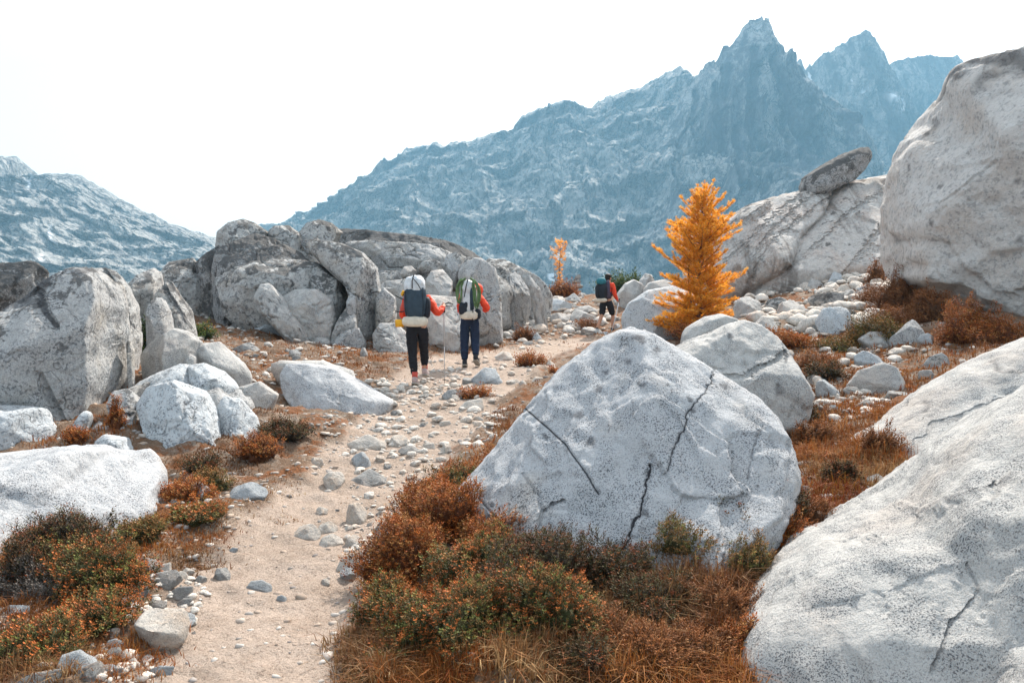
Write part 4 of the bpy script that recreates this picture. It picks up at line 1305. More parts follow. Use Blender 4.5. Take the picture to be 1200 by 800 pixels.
# --- rubble beyond the three hundred stones that show largest, one object
def rubble():
    rs = np.random.RandomState(88)
    Vs, Fs, Cs, off = [], [], [], 0
    V1, F1_ = LIB[0][0], LIB[0][1]
    for (cx, cy, rx, ry, n, lo, hi) in ((640, 372, 85, 26, 420, .07, .30), (600, 395, 60, 12, 140, .05, .16), (950, 360, 85, 34, 420, .08, .32), (1005, 330, 40, 26, 200, .10, .30), (990, 470, 50, 30, 170, .04, .13), (1010, 405, 60, 30, 120, .05, .16),
                                        (520, 490, 90, 45, 300, .03, .11), (470, 560, 60, 35, 170, .02, .07), (490, 455, 60, 16, 200, .03, .10), (330, 425, 100, 26, 220, .03, .12), (260, 385, 60, 22, 120, .05, .16), (440, 620, 40, 34, 150, .012, .04), (190, 690, 55, 34, 200, .012, .05), (110, 775, 70, 26, 200, .012, .05), (560, 430, 80, 14, 160, .03, .10), (780, 345, 60, 14, 90, .10, .35), (430, 510, 60, 30, 160, .02, .07)):
        q = sample_px0(cx, cy, rx, ry, n, rs)
        for p_ in range(len(LIB)):
            qq = q[p_::len(LIB)]
            m = len(qq)
            if not m:
                continue
            Vv, Ff = SMALL[p_]
            s = lo * .8 + (hi * 1.5 - lo) * rs.uniform(0, 1, m) ** 3.6
            sc = np.stack([s * rs.uniform(.9, 1.5, m), s * rs.uniform(.8, 1.2, m), s * rs.uniform(.28, .8, m)], -1)
            a = rs.uniform(0, 6.28, m)
            W = Vv[None] * sc[:, None]
            c, sn = np.cos(a)[:, None], np.sin(a)[:, None]
            W = np.stack([W[..., 0] * c - W[..., 1] * sn, W[..., 0] * sn + W[..., 1] * c, W[..., 2] + sc[:, 2:3] * .28], -1) + qq[:, None]
            Fs.append((Ff[None] + (np.arange(m) * len(Vv))[:, None, None]).reshape(-1, 3) + off)
            Vs.append(W.reshape(-1, 3))
            off += m * len(Vv)
    me = new_mesh('rubble', np.concatenate(Vs), np.concatenate(Fs), smooth=False, mat=M['stone'])
    tag(link('rubble', me), kind='stuff')


def sample_px0(cx, cy, rx, ry, n, rs):
    r = np.sqrt(rs.uniform(0, 1, n))
    a = rs.uniform(0, 2 * math.pi, n)
    q = hit(cx + rx * r * np.cos(a), cy + ry * r * np.sin(a))
    return q[~np.isnan(q[:, 0])]


SMALL = []
for i in range(len(LIB)):
    V0, F0 = ico(2)
    VL = LIB[i][0]
    VI = ico(4)[0]
    idx = np.array([np.argmax(VI @ v) for v in V0])
    SMALL.append((VL[idx] * (1 + .22 * (np.random.RandomState(i).uniform(0, 1, (len(idx), 1)) - .5)), F0))
rubble()

# ------------------------------------------------------------------ vegetation
def leafmat(name, trans=.35, rough=.7):
    t = NT(name)
    c = t.attr('col', 'Color')
    t.set(t.b.inputs['Base Color'], c)
    t.b.inputs['Roughness'].default_value = rough
    t.b.inputs['Specular IOR Level'].default_value = .2
    tr = t.n.new('ShaderNodeBsdfTranslucent')
    t.l.new(c, tr.inputs['Color'])
    mx = t.n.new('ShaderNodeMixShader')
    mx.inputs[0].default_value = trans
    t.l.new(t.b.outputs[0], mx.inputs[1])
    t.l.new(tr.outputs[0], mx.inputs[2])
    t.l.new(mx.outputs[0], t.out.inputs['Surface'])
    return t.m


M['leaf'] = leafmat('heather leaf', .15)
M['grass'] = leafmat('dry grass', .28)
M['needle'] = leafmat('larch needle', .50)


def plain(name, col, rough=.85, bump=None, spec=.2):
    t = NT(name)
    n = t.noise(14, 4, .6)
    c = t.mix(t.ramp(n, .35, .7, 0, .5), col, tuple(k * .62 for k in col))
    b = t.bump(t.noise(bump or 60, 4, .6), .5, .01)
    return t.done(c, rough, b, spec)


M['bark'] = plain('larch bark', (.17, .105, .075), .95)


def blades(q, h, w, col0, col1, rs, lean=.55, droop=.35):
    """q Nx3 bases; h, w per blade; returns V, F, C"""
    n = len(q)
    a = rs.uniform(0, 2 * math.pi, n)
    d = np.stack([np.cos(a), np.sin(a), 0 * a], -1)
    b = rs.uniform(0, 2 * math.pi, n)
    s = np.stack([np.cos(b), np.sin(b), 0 * b], -1) * w[:, None]
    L = (rs.uniform(0, 1, n) ** 1.3 * lean)[:, None]
    up = np.array([0, 0, 1.])
    hh = h[:, None]
    m = q + up * hh * .55 + d * hh * L * .45
    t = q + up * hh * (1 - droop * L) + d * hh * L * 1.35
    V = np.stack([q - s, q + s, m - s * .7, m + s * .7, t], 1).reshape(-1, 3)
    o = (np.arange(n) * 5)[:, None]
    F = np.concatenate([o + [0, 1, 3], o + [0, 3, 2], o + [2, 3, 4]], 0)
    C = np.stack([col0, col0, (col0 + col1) / 2, (col0 + col1) / 2, col1], 1).reshape(-1, 3)
    return V, F, C


def sample_px(cx, cy, rx, ry, n, rs):
    r = np.sqrt(rs.uniform(0, 1, n))
    a = rs.uniform(0, 2 * math.pi, n)
    q = hit(cx + rx * r * np.cos(a), cy + ry * r * np.sin(a))
    return q[~np.isnan(q[:, 0])]


RUST = [(.42, .13, .025), (.50, .20, .05), (.34, .085, .02), (.55, .27, .09)]
STRAW = [(.50, .31, .14), (.44, .22, .08), (.58, .40, .20), (.33, .13, .045), (.22, .08, .03)]
BROWN = [(.20, .075, .03), (.14, .06, .025), (.28, .12, .04), (.33, .17, .07)]
RED = [(.45, .07, .02), (.50, .16, .03), (.30, .05, .02), (.60, .33, .05)]
GR = [
 (-200, 540, 190, 60, 260, 16, .08, RUST), (-180, 700, 170, 90, 240, 16, .10, RUST), (-220, 440, 200, 40, 200, 14, .08, RUST), (-150, 370, 150, 20, 80, 12, .10, BROWN), (-120, 620, 120, 50, 120, 16, .10, BROWN),
 # cx, cy, rx, ry, clumps, blades per clump, height, palette
 (440, 412, 75, 20, 170, 16, .07, RUST), (330, 400, 60, 26, 80, 14, .06, RUST), (400, 430, 60, 18, 70, 14, .06, RUST), (620, 405, 60, 6, 90, 16, .07, RUST), (545, 405, 60, 8, 70, 14, .07, RUST),
 (622, 420, 22, 9, 50, 16, .08, RUST), (555, 452, 30, 9, 40, 14, .07, STRAW), (640, 338, 60, 10, 30, 10, .10, RUST), (620, 372, 70, 22, 70, 12, .09, BROWN), (690, 398, 30, 5, 30, 12, .08, RUST),
 (960, 410, 60, 26, 140, 16, .08, RUST), (930, 425, 30, 25, 90, 16, .08, RUST), (1010, 440, 45, 25, 120, 16, .08, RUST), (1085, 445, 40, 16, 80, 16, .09, RUST), (1120, 415, 50, 20, 90, 14, .10, RUST), (1170, 395, 60, 16, 80, 14, .12, RUST), (1040, 395, 50, 14, 60, 14, .10, RUST), (1000, 345, 60, 12, 30, 10, .12, BROWN),
 (1010, 490, 60, 24, 150, 18, .10, RUST), (955, 475, 40, 22, 110, 18, .09, BROWN), (985, 530, 60, 24, 170, 20, .13, RUST), (1000, 560, 55, 22, 150, 20, .12, STRAW), (965, 590, 50, 22, 130, 20, .11, RED), (930, 500, 30, 18, 60, 16, .09, BROWN), (1030, 545, 30, 16, 60, 20, .14, RUST),
 (930, 625, 60, 26, 160, 20, .10, RED), (890, 680, 50, 40, 150, 20, .09, RED), (840, 700, 60, 40, 160, 22, .12, BROWN), (800, 750, 90, 50, 260, 22, .13, BROWN), (740, 730, 60, 30, 120, 24, .17, STRAW), (820, 690, 50, 26, 80, 22, .17, STRAW), (850, 780, 60, 30, 150, 22, .12, RUST), (900, 770, 40, 40, 90, 20, .09, RED), (720, 790, 70, 24, 90, 22, .13, BROWN), (620, 790, 70, 22, 110, 22, .13, STRAW), (800, 800, 90, 20, 120, 24, .14, RUST), (690, 745, 60, 30, 80, 22, .13, BROWN),
 (450, 780, 50, 28, 170, 22, .11, STRAW), (430, 745, 25, 18, 60, 20, .09, STRAW), (500, 800, 60, 18, 120, 22, .12, RUST), (470, 690, 40, 40, 60, 18, .13, RUST), (600, 500, 20, 24, 40, 18, .12, RUST), (575, 540, 24, 20, 50, 18, .10, RUST), (540, 560, 30, 14, 50, 18, .11, RUST),
 (200, 620, 60, 22, 150, 16, .05, RUST), (225, 650, 45, 16, 110, 16, .05, STRAW), (290, 605, 50, 14, 70, 14, .04, STRAW), (100, 640, 90, 22, 160, 16, .08, RUST), (50, 715, 80, 30, 110, 18, .07, RUST), (40, 780, 70, 26, 120, 18, .09, STRAW), (150, 775, 60, 22, 100, 18, .07, RUST), (180, 760, 40, 20, 60, 16, .06, RUST), (240, 690, 30, 12, 40, 14, .04, RUST), (20, 660, 60, 30, 110, 18, .10, RUST),
 (320, 570, 60, 14, 50, 14, .04, STRAW), (250, 545, 50, 16, 80, 16, .06, BROWN), (300, 520, 60, 20, 70, 14, .05, BROWN), (300, 500, 40, 20, 40, 14, .05, RUST), (290, 440, 50, 20, 80, 14, .05, RUST), (275, 395, 60, 20, 50, 12, .06, RUST), (200, 380, 60, 14, 40, 12, .08, RUST), (80, 520, 40, 14, 40, 14, .08, RUST), (135, 505, 12, 14, 20, 14, .09, RUST),
 (470, 460, 50, 26, 30, 12, .04, STRAW), (560, 480, 50, 24, 30, 12, .04, RUST), (420, 580, 30, 8, 10, 14, .04, BROWN), (640, 452, 20, 12, 16, 12, .05, RUST),
 (1080, 350, 60, 14, 40, 12, .12, RUST), (880, 345, 30, 8, 20, 10, .12, BROWN),
]


def build_grass():
    rs = np.random.RandomState(5)
    Vs, Fs, Cs = [], [], []
    off = 0
    for cx, cy, rx, ry, nc, nb, h, pal in GR:
        c = sample_px(cx, cy, rx, ry, nc, rs)
        if not len(c):
            continue
        tm = trailmask(c[:, 0], c[:, 1], c[:, 2])
        c = c[rs.uniform(0, 1, len(c)) > tm * .93]
        n = len(c) * nb
        if not n:
            continue
        ci = np.repeat(np.arange(len(c)), nb)
        spread = .035 + .006 * c[ci, 1]
        q = c[ci].copy()
        q[:, 0] += rs.normal(0, 1, n) * spread
        q[:, 1] += rs.normal(0, 1, n) * spread
        q[:, 2] = gh(q[:, 0], q[:, 1]) - .01
        hc = rs.uniform(.55, 1.25, len(c))[ci]
        hh = h * hc * rs.uniform(.5, 1.2, n)
        ww = (.0011 + .00042 * q[:, 1]) * rs.uniform(.7, 1.3, n)
        pc = np.array(pal)
        pcl = pc[rs.randint(0, len(pc), len(c))]
        mixd = sstep(-.1, .5, vnoise(c * 1.7, 9))[:, None] * .75
        pcl = pcl * (1 - mixd) + np.array((.16, .06, .025)) * mixd
        cc = pcl[ci] * .7 + pc[rs.randint(0, len(pc), n)] * .3
        cc = cc * rs.uniform(.6, 1.05, (n, 1))
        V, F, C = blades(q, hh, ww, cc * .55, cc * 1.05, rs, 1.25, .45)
        Vs.append(V); Fs.append(F + off); Cs.append(C)
        off += len(V)
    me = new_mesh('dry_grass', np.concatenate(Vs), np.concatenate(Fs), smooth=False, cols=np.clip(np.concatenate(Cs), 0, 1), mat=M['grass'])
    tag(link('dry_grass', me), 'dry orange and straw coloured grass growing between the boulders', kind='stuff')


build_grass()

STY = {
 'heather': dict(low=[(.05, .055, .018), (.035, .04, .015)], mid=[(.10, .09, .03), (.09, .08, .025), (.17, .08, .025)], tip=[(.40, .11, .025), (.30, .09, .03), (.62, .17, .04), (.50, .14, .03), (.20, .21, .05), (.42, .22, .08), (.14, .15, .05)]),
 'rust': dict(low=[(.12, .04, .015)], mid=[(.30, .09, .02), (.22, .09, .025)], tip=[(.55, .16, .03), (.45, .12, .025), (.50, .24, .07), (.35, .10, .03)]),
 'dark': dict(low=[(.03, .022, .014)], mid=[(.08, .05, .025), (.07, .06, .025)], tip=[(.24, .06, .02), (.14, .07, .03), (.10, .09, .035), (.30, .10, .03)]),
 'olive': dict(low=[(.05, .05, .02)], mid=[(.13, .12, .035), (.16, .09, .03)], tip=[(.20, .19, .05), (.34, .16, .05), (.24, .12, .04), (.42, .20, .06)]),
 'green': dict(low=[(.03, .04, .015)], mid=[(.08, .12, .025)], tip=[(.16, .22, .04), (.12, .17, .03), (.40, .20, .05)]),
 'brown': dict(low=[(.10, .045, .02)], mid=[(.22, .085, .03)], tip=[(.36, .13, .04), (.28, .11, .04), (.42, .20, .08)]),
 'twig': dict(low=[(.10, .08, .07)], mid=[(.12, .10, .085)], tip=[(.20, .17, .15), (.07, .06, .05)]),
 'pine': dict(low=[(.03, .045, .015)], mid=[(.06, .09, .025)], tip=[(.13, .17, .04), (.08, .12, .03)]),
}


def sprig(nleaf, L, Rr, rs):
    """whorled heather sprig along +z, quads; returns V (n,4,3), height fraction (n,)"""
    V, T = [], []
    for i in range(nleaf):
        t = (i + .5) / nleaf
        a = i * 2.4 + rs.uniform(-.3, .3)
        c = np.array([math.cos(a), math.sin(a), 0])
        s = np.array([-math.sin(a), math.cos(a), 0])
        base = np.array([0, 0, t * L * .88])
        ln = Rr * (1.15 - .35 * t)
        tip = base + c * ln + np.array([0, 0, ln * .9])
        m = base + c * ln * .5 + np.array([0, 0, ln * .35])
        w = Rr * .26
        V.append([base, m - s * w, tip, m + s * w])
        T.append(t)
    return np.array(V), np.array(T)


_cs = []


def cubesphere():
    if not _cs:
        b_ = bmesh.new()
        bmesh.ops.create_cube(b_, size=2)
        bmesh.ops.subdivide_edges(b_, edges=b_.edges[:], cuts=7, use_grid_fill=True)
        V = np.array([v.co[:] for v in b_.verts])
        V /= np.linalg.norm(V, axis=1)[:, None]
        F = np.array([[v.index for v in f.verts] for f in b_.faces])
        b_.free()
        _cs.append((V, F))
    return _cs[0]


def shrub_mesh(W, Dp, H, sty, seed, nspr, L, Rr, nleaf=10, up=.55, lumps=.40, core=.62):
    rs = np.random.RandomState(seed)
    st = STY[sty]
    a = rs.uniform(0, 2 * math.pi, nspr)
    ph = np.arcsin(rs.uniform(-.05, 1, nspr) ** 1.0)
    d = np.stack([np.cos(a) * np.cos(ph), np.sin(a) * np.cos(ph), np.sin(ph)], -1)
    lm = 1 + lumps * fbm(d * 2.1 + seed * 1.7, seed, 3)
    rad = lm * (1 - .38 * rs.uniform(0, 1, nspr) ** 1.7)
    dim = np.array([W / 2, Dp / 2, H * .92])
    base = d * dim * rad[:, None] - d * L * .6
    base[:, 2] = np.maximum(base[:, 2], -.02)
    dr = d * (1 - up) + np.array([0, 0, up]) + rs.normal(0, .22, (nspr, 3))
    dr /= np.linalg.norm(dr, axis=1)[:, None]
    # frames
    t1 = np.cross(dr, np.array([.3, .9, .1]))
    t1 /= np.linalg.norm(t1, axis=1)[:, None]
    t2 = np.cross(dr, t1)
    sp = [sprig(nleaf, 1, Rr / L, rs) for _ in range(4)]
    which = rs.randint(0, 4, nspr)
    sc = L * rs.uniform(.6, 1.25, nspr)
    Vs, Cs = [], []
    low, mid, tip = (np.array(st[k]) for k in ('low', 'mid', 'tip'))
    for k in range(4):
        m = which == k
        V, T = sp[k]
        n = m.sum()
        v = V[None] * sc[m][:, None, None, None]
        w = (v[..., 0:1] * t1[m][:, None, None] + v[..., 1:2] * t2[m][:, None, None] + v[..., 2:3] * dr[m][:, None, None]) + base[m][:, None, None]
        Vs.append(w.reshape(-1, 3))
        # clustered tip colours
        cn = (vnoise(d[m] * 5 + seed, seed + 3) * .5 + .5) * len(tip)
        ti = (cn + rs.uniform(-.8, .8, n)).astype(int) % len(tip)
        cl, cm, ct = low[rs.randint(0, len(low), n)], mid[rs.randint(0, len(mid), n)], tip[ti]
        tt = T[None, :, None]
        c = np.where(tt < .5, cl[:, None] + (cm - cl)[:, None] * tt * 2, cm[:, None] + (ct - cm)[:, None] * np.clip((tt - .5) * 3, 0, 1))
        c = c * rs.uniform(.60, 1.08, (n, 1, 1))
        Cs.append(np.repeat(c[:, :, None], 4, 2).reshape(-1, 3))
    V = np.concatenate(Vs)
    F = np.arange(len(V)).reshape(-1, 4)
    C = np.concatenate(Cs)
    # twiggy core
    cv, cf = cubesphere()
    l2 = 1 + lumps * fbm(cv * 2.1 + seed * 1.7, seed, 3) + .06 * fbm(cv * 9, seed + 2, 2)
    c3 = cv * dim * core * l2[:, None]
    c3[:, 2] = np.maximum(c3[:, 2], -.08)
    cf4 = cf + len(V)
    V = np.concatenate([V, c3])
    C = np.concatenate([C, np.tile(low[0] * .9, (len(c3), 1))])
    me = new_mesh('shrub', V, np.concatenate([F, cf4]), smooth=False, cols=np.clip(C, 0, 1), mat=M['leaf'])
    return me


_sk = [0]


def shrub(cx, by, w, h, sty, label, name='heather_shrub', cat='shrub', dens=1.0, up=.55, L=None, group=None, Rr=None, core=.62, lumps=.42):
    q = hit1(cx, by)
    if np.isnan(q[0]):
        return
    _sk[0] += 1
    s = q[1] / FPX
    W, H = w * s * 1.22, h * s * 1.08
    Dp = W * .85
    L = L or .035 + .008 * q[1]
    Rr = Rr or (.0065 + .0016 * q[1])
    area = math.pi * W * Dp / 4 + math.pi * (W + Dp) / 2 * H * .7
    n = int(np.clip(area / (Rr * Rr * 2.2) * dens * 1.3, 80, 4200))
    y = q[1] + Dp * .18
    me = shrub_mesh(W, Dp, H, sty, 900 + _sk[0], n, L, Rr, 10 if q[1] < 8 else 7, up, lumps, core)
    me.name = name
    o = link(name, me, None, (q[0], y, float(gh(np.array(q[0]), np.array(y))) - .01))
    tag(o, label, cat, group)
    return o


SH = [
 (585, 575, 60, 50, 'rust', 'rust coloured heather squeezed along the upper left flank of the big boulder'),
 (540, 590, 80, 45, 'heather', 'small rusty clump at the upper end of the heather strip'),
 (525, 640, 100, 70, 'rust', 'rust red heather clump at the left foot of the big boulder'),
 (470, 680, 95, 75, 'rust', 'rust and brown heather clump overhanging the trail edge'),
 (455, 735, 80, 60, 'heather', 'green brown heather clump at the trail edge, lowest of the strip'),
 (560, 700, 110, 75, 'heather', 'green heather with rusty flower heads below the left corner of the big boulder'),
 (530, 775, 150, 90, 'heather', 'largest green and rusty heather clump in the bottom middle'),
 (630, 760, 130, 85, 'heather', 'heather clump with red flower heads right of the largest one'),
 (650, 700, 110, 60, 'dark', 'dark shaded heather right under the front point of the big boulder'),
 (730, 700, 100, 60, 'dark', 'dark low heather at the foot of the long vertical crack'),
 (700, 770, 90, 50, 'brown', 'brown twiggy clump beside the pale grass at the bottom'),
 (795, 680, 90, 55, 'olive', 'olive heather between the crack and the dark red bush'),
 (838, 655, 105, 90, 'dark', 'tall dark red bush standing against the front of the big boulder'),
 (905, 640, 90, 60, 'dark', 'dark brown bush at the right foot of the big boulder'),
 (880, 690, 80, 45, 'olive', 'low olive clump between the dark red bush and the corner slab'),
 (950, 640, 60, 40, 'brown', 'brown clump above the rounded corner slab'),
 (990, 580, 40, 36, 'dark', 'small dark upright bush in the orange grass at the edge of the slab'),
 (930, 500, 50, 26, 'dark', 'dark low bush in the gap behind the big boulder'),
 (960, 520, 50, 24, 'brown', 'brown low bush below the dark one in the gap'),
 (1035, 545, 44, 34, 'brown', 'reddish tuft leaning on the long slab'),
 (960, 430, 50, 20, 'brown', 'rusty mat of shrub at the top of the hollow'),
 (925, 410, 60, 20, 'rust', 'orange mat of low shrub right of the cracked ledge boulder'),
 (970, 447, 44, 24, 'dark', 'dark brown bush over stones in the hollow'),
 (1030, 400, 66, 28, 'olive', 'brown green bush draped over the pale flat stone'),
 (1050, 388, 50, 28, 'brown', 'rounded brown bush in front of the square grey boulder'),
 (985, 405, 50, 16, 'olive', 'flat olive mat left of the draped bush'),
 (1062, 362, 60, 44, 'brown', 'tall rust brown bush at the foot of the giant boulder, left one'),
 (1095, 378, 50, 42, 'brown', 'second rust brown bush at the foot of the giant boulder'),
 (1030, 355, 40, 22, 'brown', 'low brown bush left of the tall rust brown ones'),
 (1135, 400, 60, 44, 'rust', 'orange brown bush above the top of the long slab'),
 (1170, 398, 60, 34, 'rust', 'orange brown bush farthest right under the giant boulder'),
 (1028, 333, 20, 24, 'brown', 'small brown tuft at the left corner of the giant boulder'),
 (1003, 316, 16, 13, 'rust', 'tiny orange tuft high in the stone field'),
 (970, 327, 14, 8, 'rust', 'tiny orange tuft at the foot of the slab hill'),
 (868, 345, 12, 10, 'brown', 'small brown tuft between the larch and the slab hill'),
 (600, 690, 90, 50, 'dark', 'dark rusty clump tucked under the lower left edge of the big boulder'),
 (765, 735, 110, 50, 'dark', 'wide dark heather in the grass below the vertical crack'),
 (850, 735, 100, 45, 'brown', 'rusty brown heather low beside the curve of the corner slab'),
 (600, 735, 120, 70, 'dark', 'dark reddish heather behind the largest clump'),
 (500, 605, 70, 45, 'rust', 'rust heather clump highest on the trail side of the strip'),
 (820, 780, 90, 40, 'brown', 'short brown clump near the bottom right of the grass'),
 (930, 660, 60, 40, 'rust', 'rust tuft strip hugging the upper curve of the corner slab'),
 (875, 655, 80, 60, 'dark', 'dark heather between the dark red bush and the dark brown one'),
 (690, 800, 90, 40, 'dark', 'dark low clump at the bottom edge by the white stone'),
 (760, 790, 90, 40, 'brown', 'brown low clump at the bottom edge in the dry grass'),
 (680, 735, 100, 40, 'dark', 'dark rusty clump between the largest heather and the pale grass'),
 (880, 770, 60, 40, 'rust', 'rust clump at the lowest visible curve of the corner slab'),
 (575, 665, 70, 60, 'rust', 'rusty heather filling the corner under the left tip of the big boulder'),
 (105, 690, 125, 58, 'heather', 'broad green and orange heather mound left of the stone pile'),
 (40, 700, 80, 50, 'twig', 'grey leafless twigs at the left end of the heather mound'),
 (70, 650, 90, 50, 'dark', 'dark twiggy bush in the shadow of the near left boulder'),
 (20, 690, 60, 60, 'dark', 'dark heather at the left edge below the near boulder'),
 (20, 775, 100, 46, 'heather', 'low heather patch at the left edge, lowest clump'),
 (95, 738, 95, 32, 'heather', 'green yellow heather patch above the bottom left stones'),
 (330, 518, 60, 22, 'dark', 'small dark shrub beside the fractured slab'),
 (300, 535, 44, 24, 'rust', 'rusty shrub at the right end of the fractured slab'),
 (240, 578, 44, 24, 'olive', 'green tipped shrub above the oval stone'),
 (215, 590, 60, 20, 'rust', 'orange shrub below the right end of the near left boulder'),
 (225, 612, 60, 16, 'heather', 'reddish green mat beside the sand left of the trail'),
 (235, 555, 40, 20, 'dark', 'dark small bush under the broad bright slab piece'),
 (165, 632, 50, 22, 'olive', 'olive tuft under the right end of the near left boulder'),
 (86, 520, 26, 20, 'rust', 'rust coloured tuft in the crack below the massive left boulder'),
 (134, 508, 18, 30, 'rust', 'rust coloured tuft in the second crack below the massive left boulder'),
 (172, 412, 52, 50, 'green', 'green and orange bush between the massive left boulder and the rounded one'),
 (160, 400, 30, 50, 'rust', 'orange bush right against the side of the massive left boulder'),
 (232, 398, 36, 18, 'green', 'small green sprig bush above the tapered boulder'),
 (622, 428, 36, 16, 'rust', 'isolated orange tuft on the far sand right of the second hiker'),
 (648, 438, 12, 8, 'rust', 'tiny orange tuft beside the rust coloured stone'),
 (660, 350, 38, 18, 'rust', 'orange low bush around the foot of the far sapling'),
 (613, 398, 24, 16, 'brown', 'brown tuft left of the propped pale stone'),
 (558, 462, 34, 12, 'rust', 'orange tuft below the blue grey block in the trail'),
 (540, 404, 30, 14, 'brown', 'dark orange tuft between the two hikers'),
 (684, 388, 30, 12, 'brown', 'brown tuft under the large pale stone by the third hiker'),
 (825, 398, 60, 18, 'rust', 'orange ground shoots at the foot of the larch'),
]
for cx, by, w, h, sty, lab in SH:
    shrub(cx, by, w, h, sty, lab)
shrub(735, 336, 58, 22, 'pine', 'dark green low pine bush on the crest behind the third hiker', name='pine_bush', cat='bush', up=.8, L=.55, Rr=.09)


# ------------------------------------------------------------------ larch trees
def tube_verts(pts, rad, n=7):
    pts = np.asarray(pts, float)
    V = []
    for i, p in enumerate(pts):
        d = pts[min(i + 1, len(pts) - 1)] - pts[max(i - 1, 0)]
        d /= np.linalg.norm(d) + 1e-9
        a = np.cross(d, [.31, .2, .93] if abs(d[2]) < .9 else [1, .1, 0])
        a /= np.linalg.norm(a)
        b = np.cross(d, a)
        r = rad[i] if hasattr(rad, '__len__') else rad
        for k in range(n):
            t = 2 * math.pi * k / n
            V.append(p + r * (a * math.cos(t) + b * math.sin(t)))
    F = []
    for i in range(len(pts) - 1):
        for k in range(n):
            F.append((i * n + k, i * n + (k + 1) % n, (i + 1) * n + (k + 1) % n, (i + 1) * n + k))
    F.append(tuple(range(n))[::-1])
    F.append(tuple((len(pts) - 1) * n + k for k in range(n)))
    return V, F


class Acc:
    def __init__(s):
        s.V, s.F = [], []

    def tube(s, pts, rad, n=7):
        V, F = tube_verts(pts, rad, n)
        o = len(s.V)
        s.V += [tuple(v) for v in V]
        s.F += [tuple(i + o for i in f) for f in F]
        return s

    def blob(s, c, dims, p=2.0, level=3, rot=None, wob=0.0, seed=0):
        V, F = ico(level)
        nn = (np.abs(V) ** p).sum(1) ** (1 / p)
        q = V / nn[:, None]
        if wob:
            q = q * (1 + wob * fbm(q * 2.5 + seed, seed, 3))[:, None]
        q = q * np.array(dims)
        if rot is not None:
            q = q @ np.array(rot.to_matrix()).T
        q = q + np.array(c)
        o = len(s.V)
        s.V += [tuple(v) for v in q]
        s.F += [tuple(int(i) + o for i in f) for f in F]
        return s

    def build(s, name, mat, parent=None, loc=None, smooth=True):
        return link(name, new_mesh(name, s.V, s.F, smooth, mat), parent, loc)


